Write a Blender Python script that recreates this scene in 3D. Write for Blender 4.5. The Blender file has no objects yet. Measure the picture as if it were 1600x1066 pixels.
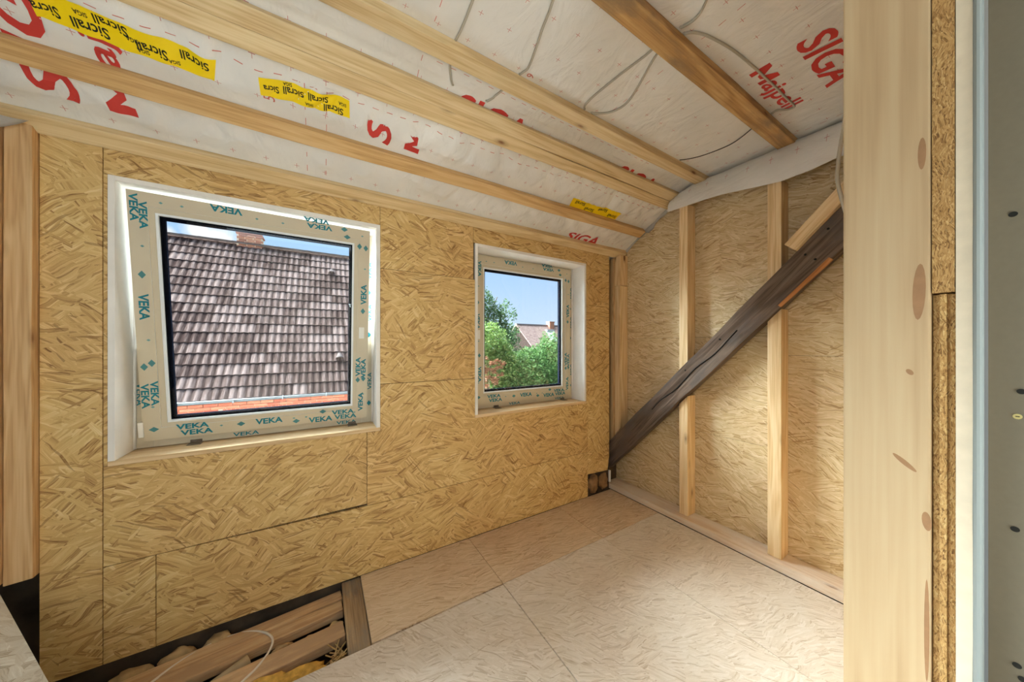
import bpy, bmesh, math, random
from mathutils import Vector, Matrix, noise
random.seed(7)
SC = bpy.context.scene
COL = SC.collection
R = math.radians

# ------------------------------------------------------------------ camera
# world: x along the window wall, y towards the window wall, z up, metres
F, YAW, CY, EYE = 488.0, R(31.431), 540.0, 1.30
cam_d = bpy.data.cameras.new('camera')
cam_d.sensor_width = 36.0
cam_d.lens = F / 1600 * 36
cam_d.shift_y = (CY - 533) / 1600
cam_d.clip_start = 0.02
cam_d.clip_end = 400
cam = bpy.data.objects.new('camera', cam_d)
COL.objects.link(cam)
cam.location = (0, 0, EYE)
cam.rotation_euler = (R(90), 0, -YAW)
SC.camera = cam

# ------------------------------------------------------------------ world sky
def N(nt, t, ins=None, **props):
    n = nt.nodes.new(t)
    for k, v in props.items():
        setattr(n, k, v)
    for k, v in (ins or {}).items():
        s = n.inputs[k]
        if isinstance(v, bpy.types.NodeSocket):
            nt.links.new(v, s)
        else:
            s.default_value = v
    return n

def ramp(nt, fac, stops, interp='LINEAR'):
    n = nt.nodes.new('ShaderNodeValToRGB')
    n.color_ramp.interpolation = interp
    el = n.color_ramp.elements
    while len(el) > 1:
        el.remove(el[-1])
    el[0].position, el[0].color = stops[0][0], (*stops[0][1], 1)
    for p, c in stops[1:]:
        e = el.new(p); e.color = (*c, 1)
    nt.links.new(fac, n.inputs[0])
    return n.outputs[0]

def srgb(r, g, b):
    f = lambda v: (v / 255 / 12.92) if v / 255 <= 0.04045 else ((v / 255 + 0.055) / 1.055) ** 2.4
    return (f(r), f(g), f(b))

def math_n(nt, op, a, b=None, c=None):
    n = nt.nodes.new('ShaderNodeMath'); n.operation = op
    for i, v in enumerate((a, b, c)):
        if v is None: continue
        if isinstance(v, bpy.types.NodeSocket): nt.links.new(v, n.inputs[i])
        else: n.inputs[i].default_value = v
    return n.outputs[0]

def mixc(nt, fac, a, b, mode='MIX'):
    n = nt.nodes.new('ShaderNodeMix'); n.data_type = 'RGBA'; n.blend_type = mode
    for s, v in ((n.inputs['Factor'], fac), (n.inputs[6], a), (n.inputs[7], b)):
        if isinstance(v, bpy.types.NodeSocket): nt.links.new(v, s)
        elif isinstance(v, tuple): s.default_value = (*v, 1)[:4]
        else: s.default_value = v
    return n.outputs[2]

SKY = 0.88
wd = bpy.data.worlds.new('sky'); SC.world = wd; wd.use_nodes = True
nt = wd.node_tree
for n in list(nt.nodes): nt.nodes.remove(n)
tc = N(nt, 'ShaderNodeTexCoord')
sep = N(nt, 'ShaderNodeSeparateXYZ', {0: tc.outputs['Generated']})
base = ramp(nt, sep.outputs['Z'], [(0.0, srgb(214, 231, 250)), (0.10, srgb(196, 222, 250)), (0.30, srgb(160, 203, 248)), (0.8, srgb(110, 165, 232))])
cn = N(nt, 'ShaderNodeTexNoise', {'Vector': tc.outputs['Generated'], 'Scale': 11.0, 'Detail': 7.0, 'Roughness': 0.6}).outputs[0]
clf = None
for (cu, cv, cr) in [(336, 374, 0.046), (312, 362, 0.034), (250, 368, 0.030), (-250, 240, 0.2), (1250, 120, 0.16), (1500, 250, 0.14), (700, -300, 0.25)]:
    X_, Z_ = (cu - 800) / F, (CY - cv) / F
    cd = Vector((X_ * math.cos(YAW) + math.sin(YAW), -X_ * math.sin(YAW) + math.cos(YAW), Z_)).normalized()
    dist = N(nt, 'ShaderNodeVectorMath', {0: tc.outputs['Generated'], 1: tuple(cd)}, operation='DISTANCE').outputs['Value']
    e_ = math_n(nt, 'SUBTRACT', 1.0, math_n(nt, 'DIVIDE', dist, cr))
    e_ = math_n(nt, 'ADD', e_, math_n(nt, 'MULTIPLY', math_n(nt, 'SUBTRACT', cn, 0.5), 1.7))
    clf = e_ if clf is None else math_n(nt, 'MAXIMUM', clf, e_)
clf = ramp(nt, clf, [(0.05, (0, 0, 0)), (0.55, (1, 1, 1))])
skyc = mixc(nt, clf, base, (0.95, 0.96, 0.98))
bg = N(nt, 'ShaderNodeBackground', {'Color': skyc, 'Strength': SKY})
N(nt, 'ShaderNodeOutputWorld', {'Surface': bg.outputs[0]})

# ------------------------------------------------------------------ sun, added fill lamps, exposure
def lamp(name, kind, loc, direction, energy, color, **kw):
    d = bpy.data.lights.new(name, kind); d.energy = energy; d.color = color
    for k, v in kw.items(): setattr(d, k, v)
    o = bpy.data.objects.new(name, d); COL.objects.link(o); o.location = loc
    o.rotation_euler = Vector(direction).to_track_quat('-Z', 'Y').to_euler()
    return o
lamp('sun', 'SUN', (0, 6, 8), (0.530, -0.588, -0.610), 58.0, (0.80, 0.935, 1.0), angle=R(80))
lamp('rear_fill', 'AREA', (-0.30, -1.66, 2.09), (0.12, 1, 0.0), 3.0, (0.80, 0.95, 1.0), shape='RECTANGLE', size=1.5, size_y=0.62)  # unseen fill panel added behind the camera to lift the room
lamp('side_fill', 'AREA', (-1.44, 0.15, 1.50), (1, 0.0, 0.0), 7.0, (0.80, 0.95, 1.0), shape='RECTANGLE', size=1.3, size_y=1.1)  # unseen fill added at the left to brighten the right wall
lamp('passage_fill', 'AREA', (0.60, -0.75, 0.95), (0.18, 0.58, 1.0), 11.0, (0.80, 0.95, 1.0), shape='RECTANGLE', size=0.45, size_y=0.45)  # added upward fill, out of view, acting as bounced light on the ceiling
SC.view_settings.view_transform = 'Standard'
SC.view_settings.look = 'None'
SC.view_settings.exposure = 0.44
SC.view_settings.gamma = 1.0
SC.view_settings.use_curve_mapping = False
SC.cycles.max_bounces = 8
SC.cycles.diffuse_bounces = 5
SC.cycles.transparent_max_bounces = 16
SC.cycles.sample_clamp_indirect = 6.0

# ------------------------------------------------------------------ pixel -> point helpers (1600 x 1066)
_s, _c = math.sin(YAW), math.cos(YAW)
def ray(u, v):
    X, Z = (u - 800) / F, (CY - v) / F
    return Vector((X * _c + _s, -X * _s + _c, Z))
def onX(u, v, x): r = ray(u, v); return Vector((0, 0, EYE)) + r * (x / r.x)
def onY(u, v, y): r = ray(u, v); return Vector((0, 0, EYE)) + r * (y / r.y)
def onZ(u, v, z): r = ray(u, v); return Vector((0, 0, EYE)) + r * ((z - EYE) / r.z)

# ------------------------------------------------------------------ materials
def newmat(name):
    m = bpy.data.materials.new(name); m.use_nodes = True
    nt = m.node_tree
    for n in list(nt.nodes): nt.nodes.remove(n)
    out = N(nt, 'ShaderNodeOutputMaterial')
    b = N(nt, 'ShaderNodeBsdfPrincipled')
    nt.links.new(b.outputs[0], out.inputs[0])
    b.inputs['Roughness'].default_value = 0.7
    b.inputs['Specular IOR Level'].default_value = 0.3
    return m, nt, b

def put(nt, b, color=None, rough=None, bump=None, bstr=0.3, bdist=0.002):
    if color is not None:
        if isinstance(color, tuple): b.inputs['Base Color'].default_value = (*color, 1)
        else: nt.links.new(color, b.inputs['Base Color'])
    if rough is not None: b.inputs['Roughness'].default_value = rough
    if bump is not None:
        bn = N(nt, 'ShaderNodeBump', {'Height': bump, 'Strength': bstr, 'Distance': bdist})
        nt.links.new(bn.outputs[0], b.inputs['Normal'])

def obj_coords(nt, plane=None, rnd=9.0):
    t = N(nt, 'ShaderNodeTexCoord'); oi = N(nt, 'ShaderNodeObjectInfo')
    v = t.outputs['Object']
    if plane:
        s = N(nt, 'ShaderNodeSeparateXYZ', {0: v})
        a, b_ = {'xz': ('X', 'Z'), 'yz': ('Y', 'Z'), 'xy': ('X', 'Y')}[plane]
        v = N(nt, 'ShaderNodeCombineXYZ', {0: s.outputs[a], 1: s.outputs[b_]}).outputs[0]
    off = N(nt, 'ShaderNodeVectorMath', {0: (7.3, 3.1, 0.0 if plane else 5.2), 1: N(nt, 'ShaderNodeCombineXYZ', {0: oi.outputs['Random'], 1: oi.outputs['Random'], 2: oi.outputs['Random']}).outputs[0]}, operation='MULTIPLY')
    v = N(nt, 'ShaderNodeVectorMath', {0: v, 1: off.outputs[0]}, operation='ADD').outputs[0]
    return v, oi.outputs['Random']

def osb(name, plane, tones, length=0.085, width=0.013, spread=150, base_angle=0, dark=0.10, cell=10.0, bstr=0.25, fine=0.10):
    """strand board: patches of strands, each patch turned its own way"""
    m, nt, b = newmat(name)
    p, rnd = obj_coords(nt, plane)
    wob = N(nt, 'ShaderNodeTexNoise', {'Vector': p, 'Scale': 14.0, 'Detail': 2.0})
    wv = N(nt, 'ShaderNodeVectorMath', {0: N(nt, 'ShaderNodeVectorMath', {0: wob.outputs[1], 1: (0.5, 0.5, 0.5)}, operation='SUBTRACT').outputs[0], 'Scale': 0.018}, operation='SCALE')
    pw = N(nt, 'ShaderNodeVectorMath', {0: p, 1: wv.outputs[0]}, operation='ADD').outputs[0]
    def layer(seed, cs, ln, wd_, flow):
        pp = N(nt, 'ShaderNodeVectorMath', {0: pw, 1: (seed, seed * 1.7, 0)}, operation='ADD').outputs[0]
        if flow:
            r0 = N(nt, 'ShaderNodeTexNoise', {'Vector': pp, 'Scale': cs, 'Detail': 0.0}, noise_dimensions='2D').outputs[0]
            r0 = math_n(nt, 'ADD', math_n(nt, 'MULTIPLY', math_n(nt, 'SUBTRACT', r0, 0.5), 2.0), 0.5)
        else:
            v1 = N(nt, 'ShaderNodeTexVoronoi', {'Vector': pp, 'Scale': cs}, voronoi_dimensions='2D')
            r0 = N(nt, 'ShaderNodeSeparateColor', {0: v1.outputs['Color']}).outputs[0]
        ang = math_n(nt, 'ADD', math_n(nt, 'MULTIPLY', math_n(nt, 'SUBTRACT', r0, 0.5), R(spread)), R(base_angle))
        # turn about the middle of the patch, so that strands keep their size
        if flow:
            q = N(nt, 'ShaderNodeVectorRotate', {'Vector': pp, 'Center': N(nt, 'ShaderNodeVectorMath', {0: pp, 1: (0.16, 0.16, 1)}, operation='SNAP').outputs[0], 'Angle': ang}, rotation_type='Z_AXIS').outputs[0]
        else:
            q = N(nt, 'ShaderNodeVectorRotate', {'Vector': pp, 'Center': v1.outputs['Position'], 'Angle': ang}, rotation_type='Z_AXIS').outputs[0]
        q = N(nt, 'ShaderNodeVectorMath', {0: q, 1: (1 / ln, 1 / wd_, 1)}, operation='MULTIPLY').outputs[0]
        v2 = N(nt, 'ShaderNodeTexVoronoi', {'Vector': q, 'Scale': 1.0}, voronoi_dimensions='2D')
        s2 = N(nt, 'ShaderNodeSeparateColor', {0: v2.outputs['Color']})
        g = N(nt, 'ShaderNodeTexNoise', {'Vector': N(nt, 'ShaderNodeVectorMath', {0: q, 1: (0.8, 3.0, 1)}, operation='MULTIPLY').outputs[0], 'Scale': 1.5, 'Detail': 3.0}, noise_dimensions='2D')
        return s2.outputs[0], s2.outputs[1], g.outputs[0]
    a1, a2, ag = layer(0.0, cell * 0.85, length * 1.25, width * 0.75, False)
    b1, b2, bg_ = layer(4.7, cell * 1.4, length * 0.8, width * 1.35, False)
    sel = math_n(nt, 'GREATER_THAN', b2, 0.52)
    val = N(nt, 'ShaderNodeMix', {0: sel, 2: a1, 3: b1}).outputs[0]
    grn = N(nt, 'ShaderNodeMix', {0: sel, 2: ag, 3: bg_}).outputs[0]
    val = math_n(nt, 'ADD', math_n(nt, 'MULTIPLY', val, 0.85), math_n(nt, 'ADD', 0.07, math_n(nt, 'MULTIPLY', math_n(nt, 'SUBTRACT', grn, 0.5), 1.0)))
    col = ramp(nt, val, [(0.0, tones[0]), (dark + 0.04, tones[1]), (0.30, tones[2]), (0.62, tones[3]), (0.86, tones[4]), (1.0, tones[5])])
    fleck = math_n(nt, 'MULTIPLY', math_n(nt, 'GREATER_THAN', a2, 0.965), 0.55)
    col = mixc(nt, fleck, col, tones[0])
    big = N(nt, 'ShaderNodeTexNoise', {'Vector': p, 'Scale': 1.6, 'Detail': 2.0}).outputs[0]
    col = mixc(nt, 0.35, col, ramp(nt, big, [(0.35, (0.42, 0.40, 0.38)), (0.65, (0.60, 0.60, 0.60))]), 'OVERLAY')
    fn = N(nt, 'ShaderNodeTexNoise', {'Vector': p, 'Scale': 260.0, 'Detail': 2.0}).outputs[0]
    col = mixc(nt, fine, col, fn, 'OVERLAY')
    put(nt, b, col, 0.62, val, bstr, 0.0015)
    return m

OSB_T = [srgb(138, 100, 56), srgb(180, 140, 86), srgb(204, 166, 106), srgb(212, 176, 116), srgb(220, 187, 128), srgb(230, 202, 148)]
OSB_B = [srgb(150, 114, 72), srgb(188, 156, 110), srgb(204, 176, 132), srgb(210, 184, 142), srgb(217, 193, 154), srgb(230, 209, 175)]
FLR_T = [srgb(176, 154, 130), srgb(200, 181, 159), srgb(210, 193, 173), srgb(214, 198, 179), srgb(218, 203, 186), srgb(224, 210, 195)]
M_OSBA = osb('strand_board_window_wall', 'xz', OSB_T, 0.095, 0.0085, 120, 0, 0.06, 7.0, 0.2)
M_OSBB = osb('strand_board_right_wall', 'yz', OSB_B, 0.085, 0.0065, 75, -10, 0.05, 8.0, 0.15)
STRIP_T = [srgb(164, 132, 98), srgb(196, 166, 132), srgb(206, 178, 146), srgb(211, 184, 152), srgb(216, 190, 160), srgb(224, 200, 172)]
M_STRIP = osb('brown_shaded_strand_floor', 'xy', STRIP_T, 0.09, 0.006, 50, 10, 0.05, 9.0, 0.18, 0.10)  # browner by the window wall: less dust, plus shade put into the colour
M_FLOOR = osb('dusty_strand_board_floor', 'xy', FLR_T, 0.08, 0.006, 80, 30, 0.04, 11.0, 0.18, 0.10)
M_OSBEDGE = osb('strand_board_edge', 'yz', [srgb(96, 62, 26), srgb(140, 98, 48), srgb(170, 126, 70), srgb(186, 142, 84), srgb(200, 160, 100), srgb(214, 180, 124)], 0.010, 0.0010, 40, 90, 0.12, 140.0, 0.5)
M_OFFCUT = osb('pale_strand_board', 'xy', [srgb(176, 158, 132), srgb(200, 184, 160), srgb(212, 198, 176), srgb(218, 206, 186), srgb(226, 216, 198), srgb(236, 228, 212)], 0.07, 0.016, 140, 0, 0.08, 9.0, 0.3)

def wood(name, dark, mid, light, knot=srgb(120, 74, 40), ring=38.0, knots=True, rough=0.62, wear=None, hue=0.12, bstr=0.15):
    """sawn timber, grain along local x"""
    m, nt, b = newmat(name)
    v, rnd = obj_coords(nt)
    s = N(nt, 'ShaderNodeMapping', {'Vector': v, 'Scale': (0.55, 7.0, 7.0)}).outputs[0]
    n1 = N(nt, 'ShaderNodeTexNoise', {'Vector': s, 'Scale': 1.6, 'Detail': 3.0, 'Distortion': 0.4})
    rings = math_n(nt, 'SINE', math_n(nt, 'MULTIPLY', n1.outputs[0], ring))
    s2 = N(nt, 'ShaderNodeMapping', {'Vector': v, 'Scale': (4.0, 160.0, 160.0)}).outputs[0]
    n2 = N(nt, 'ShaderNodeTexNoise', {'Vector': s2, 'Scale': 1.0, 'Detail': 3.0})
    val = math_n(nt, 'ADD', math_n(nt, 'MULTIPLY', rings, 0.16), math_n(nt, 'ADD', 0.5, math_n(nt, 'MULTIPLY', math_n(nt, 'SUBTRACT', n2.outputs[0], 0.5), 0.7)))
    col = ramp(nt, val, [(0.12, dark), (0.45, mid), (0.85, light)])
    br = math_n(nt, 'ADD', 1.0 - hue / 2, math_n(nt, 'MULTIPLY', rnd, hue))
    col = mixc(nt, 1.0, col, N(nt, 'ShaderNodeCombineXYZ', {0: br, 1: br, 2: br}).outputs[0], 'MULTIPLY')
    if knots:
        kv = N(nt, 'ShaderNodeTexVoronoi', {'Vector': N(nt, 'ShaderNodeMapping', {'Vector': v, 'Scale': (2.6, 7.0, 7.0)}).outputs[0], 'Scale': 1.0})
        kf = ramp(nt, kv.outputs['Distance'], [(0.05, (1, 1, 1)), (0.085, (0.35, 0.35, 0.35)), (0.15, (0, 0, 0))])
        col = mixc(nt, kf, col, knot)
    if wear:
        wn = N(nt, 'ShaderNodeTexNoise', {'Vector': N(nt, 'ShaderNodeMapping', {'Vector': v, 'Scale': (3.0, 9.0, 9.0)}).outputs[0], 'Scale': 1.0, 'Detail': 6.0, 'Roughness': 0.65})
        col = mixc(nt, ramp(nt, wn.outputs[0], [(0.46, (0, 0, 0)), (0.62, (1, 1, 1))]), col, wear)
    put(nt, b, col, rough, val, bstr, 0.002)
    return m

M_BATTEN = wood('pale_spruce_batten', srgb(188, 150, 100), srgb(216, 186, 138), srgb(232, 208, 164))
M_BATTEN_Y = wood('yellow_spruce_batten', srgb(180, 136, 84), srgb(208, 166, 110), srgb(222, 186, 134))
M_STUD = wood('fresh_spruce_stud', srgb(196, 156, 106), srgb(222, 188, 140), srgb(236, 210, 168))
M_STUD_L = wood('knotty_spruce_post', srgb(178, 136, 88), srgb(204, 164, 116), srgb(220, 186, 140), ring=60)
M_POST = wood('planed_pale_post', srgb(168, 136, 98), srgb(182, 152, 113), srgb(190, 163, 125), ring=30, bstr=0.05, knots=False)
M_ROUGH = wood('rough_sawn_batten', srgb(140, 100, 58), srgb(186, 142, 88), srgb(212, 172, 116), wear=srgb(148, 118, 84), bstr=0.4)
M_OLD = wood('old_dark_oak', srgb(58, 46, 38), srgb(96, 78, 64), srgb(130, 110, 94), knot=srgb(34, 26, 22), wear=srgb(96, 84, 76), hue=0.1, rough=0.8, bstr=0.8)
M_OLDSPLIT = wood('split_heartwood', srgb(140, 86, 42), srgb(182, 120, 66), srgb(206, 148, 92), knots=False)
M_GREYWOOD = wood('grey_old_beam', srgb(116, 92, 66), srgb(164, 134, 98), srgb(190, 162, 124), wear=srgb(136, 124, 108), rough=0.85, bstr=0.8)
M_HOLEBAT = wood('old_floor_batten', srgb(164, 124, 84), srgb(204, 162, 116), srgb(222, 188, 144), wear=srgb(184, 148, 110), bstr=0.4)
M_SOLE = wood('dusty_sole_plate', srgb(204, 172, 140), srgb(224, 198, 170), srgb(232, 212, 188), wear=srgb(226, 210, 192))

def plain(name, col, rough=0.6, noise_amt=0.0, nscale=30.0, bstr=0.0, spec=0.3, metallic=0.0):
    m, nt, b = newmat(name)
    b.inputs['Specular IOR Level'].default_value = spec
    b.inputs['Metallic'].default_value = metallic
    if noise_amt:
        v, r_ = obj_coords(nt)
        n = N(nt, 'ShaderNodeTexNoise', {'Vector': v, 'Scale': nscale, 'Detail': 5.0})
        d = tuple(max(0, c * (1 - noise_amt)) for c in col); l = tuple(min(1, c * (1 + noise_amt)) for c in col)
        put(nt, b, ramp(nt, n.outputs[0], [(0.3, d), (0.7, l)]), rough, n.outputs[0] if bstr else None, bstr, 0.004)
    else:
        put(nt, b, col, rough)
    return m

M_FILM = plain('protective_film_beige', srgb(204, 190, 164), 0.45, 0.03, 8.0)
M_FILMW = plain('white_film', srgb(232, 228, 220), 0.4)
M_PVC = plain('white_pvc', srgb(238, 240, 240), 0.3)
M_GASKET = plain('black_gasket', srgb(20, 21, 25), 0.9, spec=0.0)
M_SPACER = plain('dark_blue_spacer', srgb(16, 19, 28), 0.9, spec=0.0)
M_ALU = plain('grey_seal', srgb(150, 152, 150), 0.4)
M_LINER = plain('whitened_liner_board', srgb(240, 234, 226), 0.6, 0.07, 6.0)
M_LINERW = wood('raw_liner_board', srgb(192, 156, 112), srgb(216, 184, 140), srgb(228, 202, 162), knots=False)
M_FOAM = plain('foam', srgb(226, 206, 150), 0.8, 0.15, 40.0, 0.4)
M_TEAL = plain('teal_print', srgb(26, 122, 134), 0.6)
M_TEALD = plain('greyed_teal_print', srgb(76, 132, 134), 0.6)
M_TEALP = plain('pale_teal_print', srgb(110, 158, 156), 0.6)
M_RED = plain('red_print', srgb(200, 62, 54), 0.6, 0.05, 20.0)
M_REDP = plain('thin_red_print', srgb(206, 110, 98), 0.6)
M_YEL = plain('yellow_tape', srgb(244, 208, 20), 0.35, 0.04, 12.0)
M_BLACK = plain('black_print', srgb(34, 30, 20), 0.6)
M_CABLE = plain('grey_cable', srgb(176, 166, 148), 0.5)
M_WIRE = plain('black_wire', srgb(70, 62, 54), 0.5)
M_WHITECAB = plain('white_cable', srgb(226, 212, 192), 0.45)
M_GYP = plain('gypsum_core', srgb(216, 198, 170), 0.9, 0.06, 50.0, 0.3)
M_BEAD = plain('white_edge_paper', srgb(138, 141, 136), 0.8, spec=0.1)
M_GREY = plain('grey_plasterboard', srgb(106, 97, 81), 0.85, 0.03, 120.0)
M_HOLE = plain('screw_hole', srgb(30, 28, 24), 0.9)
M_SCREW = plain('brass_screw', srgb(190, 170, 110), 0.35, metallic=0.8)
M_DARKWALL = plain('dark_rubble_masonry', srgb(72, 60, 48), 0.95, 0.5, 9.0, 0.8)
M_BACK = plain('raw_rear_wall', srgb(206, 196, 180), 0.9, 0.05, 6.0)
M_STONE = plain('dusty_stone', srgb(190, 158, 112), 0.95, 0.4, 14.0, 0.7)
M_LOAM = plain('loam_fill', srgb(92, 74, 54), 1.0, 0.5, 20.0, 1.0)
M_PIPE = plain('clay_pipe', srgb(176, 156, 124), 0.8, 0.25, 10.0, 0.2)
M_WOOL = plain('yellow_wool', srgb(206, 158, 74), 1.0, 0.3, 40.0, 0.8)
M_STRAW = plain('straw', srgb(186, 150, 96), 0.9, 0.3, 30.0)
M_METAL = plain('zinc', srgb(176, 178, 176), 0.4, metallic=0.6)
M_BRACKET = plain('dirty_bracket', srgb(120, 104, 86), 0.6, 0.3, 40.0)

def glass(name):
    m = bpy.data.materials.new(name); m.use_nodes = True; nt = m.node_tree
    for n in list(nt.nodes): nt.nodes.remove(n)
    t = N(nt, 'ShaderNodeBsdfTransparent', {0: (0.97, 0.98, 0.98, 1)})
    g = N(nt, 'ShaderNodeBsdfGlossy', {'Roughness': 0.0, 'Color': (1, 1, 1, 1)})
    f = N(nt, 'ShaderNodeFresnel', {'IOR': 1.35})
    mx = N(nt, 'ShaderNodeMixShader', {0: f.outputs[0], 1: t.outputs[0], 2: g.outputs[0]})
    N(nt, 'ShaderNodeOutputMaterial', {0: mx.outputs[0]})
    return m
M_GLASS = glass('window_glass')

def membrane_mat():
    m, nt, b = newmat('vapour_membrane')
    t = N(nt, 'ShaderNodeTexCoord'); s = N(nt, 'ShaderNodeSeparateXYZ', {0: t.outputs['Object']})
    fx = math_n(nt, 'ABSOLUTE', math_n(nt, 'SUBTRACT', math_n(nt, 'FRACT', math_n(nt, 'DIVIDE', math_n(nt, 'ADD', s.outputs['X'], 10 - 0.777 + 0.06), 0.12)), 0.5))
    fy = math_n(nt, 'ABSOLUTE', math_n(nt, 'SUBTRACT', math_n(nt, 'FRACT', math_n(nt, 'DIVIDE', math_n(nt, 'ADD', s.outputs['Y'], 10 - 0.864 + 0.06), 0.121)), 0.5))
    arm, thin = 0.085, 0.0085
    c1 = math_n(nt, 'MULTIPLY', math_n(nt, 'LESS_THAN', fx, arm), math_n(nt, 'LESS_THAN', fy, thin))
    c2 = math_n(nt, 'MULTIPLY', math_n(nt, 'LESS_THAN', fy, arm), math_n(nt, 'LESS_THAN', fx, thin))
    cr = math_n(nt, 'MULTIPLY', math_n(nt, 'MAXIMUM', c1, c2), 0.75)
    n = N(nt, 'ShaderNodeTexNoise', {'Vector': t.outputs['Object'], 'Scale': 2.2, 'Detail': 4.0})
    col = ramp(nt, n.outputs[0], [(0.3, srgb(218, 211, 202)), (0.7, srgb(236, 231, 224))])
    col = mixc(nt, cr, col, srgb(196, 92, 80))
    n2 = N(nt, 'ShaderNodeTexNoise', {'Vector': t.outputs['Object'], 'Scale': 16.0, 'Detail': 4.0})
    n3 = N(nt, 'ShaderNodeTexNoise', {'Vector': N(nt, 'ShaderNodeMapping', {'Vector': t.outputs['Object'], 'Scale': (1.0, 0.45, 1.0), 'Rotation': (0, 0, 0.6)}).outputs[0], 'Scale': 9.0, 'Detail': 3.0, 'Distortion': 1.2})
    put(nt, b, col, 0.36, math_n(nt, 'ADD', math_n(nt, 'MULTIPLY', n2.outputs[0], 0.4), n3.outputs[0]), 0.55, 0.016)
    b.inputs['Specular IOR Level'].default_value = 0.5
    return m
M_MEM = membrane_mat()

# ------------------------------------------------------------------ mesh helpers
def link(name, me, mat=None, parent=None):
    o = bpy.data.objects.new(name, me); COL.objects.link(o)
    if mat and me is not None and not me.materials: me.materials.append(mat)
    if parent is not None: adopt(o, parent)
    return o
def adopt(o, parent):
    o.parent = parent; o.matrix_parent_inverse = parent.matrix_basis.inverted()
def tag(o, label, cat, group=None, kind=None):
    o['label'] = label; o['category'] = cat
    if group: o['group'] = group
    if kind: o['kind'] = kind
    return o
def struct(o, label=None):
    o['kind'] = 'structure'
    if label: o['label'] = label
    return o
def empty(name, loc=(0, 0, 0)):
    o = bpy.data.objects.new(name, None); COL.objects.link(o); o.location = loc; o.empty_display_size = 0.1
    return o
def from_bm(name, bm, mat, parent=None, smooth=False):
    bmesh.ops.recalc_face_normals(bm, faces=bm.faces[:])
    me = bpy.data.meshes.new(name); bm.to_mesh(me); bm.free()
    if smooth:
        for p in me.polygons: p.use_smooth = True
    return link(name, me, mat, parent)
def bm_box(bm, lo, hi, bevel=0.0):
    r = bmesh.ops.create_cube(bm, size=1.0)
    for v in r['verts']:
        v.co = Vector(((lo[i] + hi[i]) / 2 + v.co[i] * (hi[i] - lo[i]) for i in range(3)))
    if bevel:
        es = list({e for v in r['verts'] for e in v.link_edges})
        bmesh.ops.bevel(bm, geom=es, offset=bevel, segments=2, affect='EDGES', profile=0.6)
def box(name, lo, hi, mat, parent=None, bevel=0.0):
    bm = bmesh.new(); bm_box(bm, lo, hi, bevel)
    return from_bm(name, bm, mat, parent)
def boxes(name, lst, mat, parent=None, bevel=0.0):
    bm = bmesh.new()
    for lo, hi in lst: bm_box(bm, lo, hi, bevel)
    return from_bm(name, bm, mat, parent)
def prism(name, pts, axis, a0, a1, mat, parent=None, bevel=0.0):
    """pts 2D polygon in the two other axes, pushed along axis ('x','y','z') from a0 to a1"""
    def mk(p, a):
        return {'x': (a, p[0], p[1]), 'y': (p[0], a, p[1]), 'z': (p[0], p[1], a)}[axis]
    bm = bmesh.new()
    lo = [bm.verts.new(mk(p, a0)) for p in pts]; hi = [bm.verts.new(mk(p, a1)) for p in pts]
    bm.faces.new(lo); bm.faces.new(hi[::-1]); n = len(pts)
    for i in range(n): bm.faces.new((lo[i], lo[(i + 1) % n], hi[(i + 1) % n], hi[i]))
    if bevel:
        bmesh.ops.recalc_face_normals(bm, faces=bm.faces[:])
        bmesh.ops.bevel(bm, geom=bm.edges[:], offset=bevel, segments=2, affect='EDGES', profile=0.6)
    return from_bm(name, bm, mat, parent)
def timber(name, p0, p1, wdir, w, t, mat, parent=None, bevel=0.003, warp=0.0, cut0=0.0, cut1=0.0, seg=1):
    """bar from p0 to p1 (centre line); width w along wdir, thickness t; local x is the grain.  cut0/cut1 skew the ends along the width"""
    p0, p1 = Vector(p0), Vector(p1); L = (p1 - p0).length
    X = (p1 - p0).normalized(); Y = Vector(wdir); Y = (Y - X * Y.dot(X)).normalized(); Z = X.cross(Y)
    bm = bmesh.new()
    rows = []
    for i in range(seg + 1):
        s = -L / 2 + L * i / seg
        row = []
        for (a, b_) in ((-1, -1), (1, -1), (1, 1), (-1, 1)):
            sk = (cut0 if i == 0 else cut1 if i == seg else 0) * a
            dz = warp * noise.noise((s * 2.0 + p0.x * 3, a * 3.1, b_ * 1.7)) if warp else 0
            dy = warp * noise.noise((s * 2.3 + p0.y * 5, a * 1.3, b_ * 4.7)) if warp else 0
            row.append(bm.verts.new((s + sk, a * w / 2 + dy, b_ * t / 2 + dz)))
        rows.append(row)
    for i in range(seg):
        for j in range(4):
            bm.faces.new((rows[i][j], rows[i][(j + 1) % 4], rows[i + 1][(j + 1) % 4], rows[i + 1][j]))
    bm.faces.new(rows[0]); bm.faces.new(rows[-1][::-1])
    if bevel:
        bmesh.ops.recalc_face_normals(bm, faces=bm.faces[:])
        es = [e for e in bm.edges if len(e.link_faces) == 2 and e.link_faces[0].normal.dot(e.link_faces[1].normal) < 0.7]
        bmesh.ops.bevel(bm, geom=es, offset=bevel, segments=2, affect='EDGES', profile=0.6)
    bmesh.ops.recalc_face_normals(bm, faces=bm.faces[:])
    me = bpy.data.meshes.new(name); bm.to_mesh(me); bm.free()
    o = bpy.data.objects.new(name, me); COL.objects.link(o); me.materials.append(mat)
    M = Matrix((X, Y, Z)).transposed().to_4x4(); M.translation = (p0 + p1) / 2
    o.matrix_basis = M
    if parent is not None: adopt(o, parent)
    return o
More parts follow.
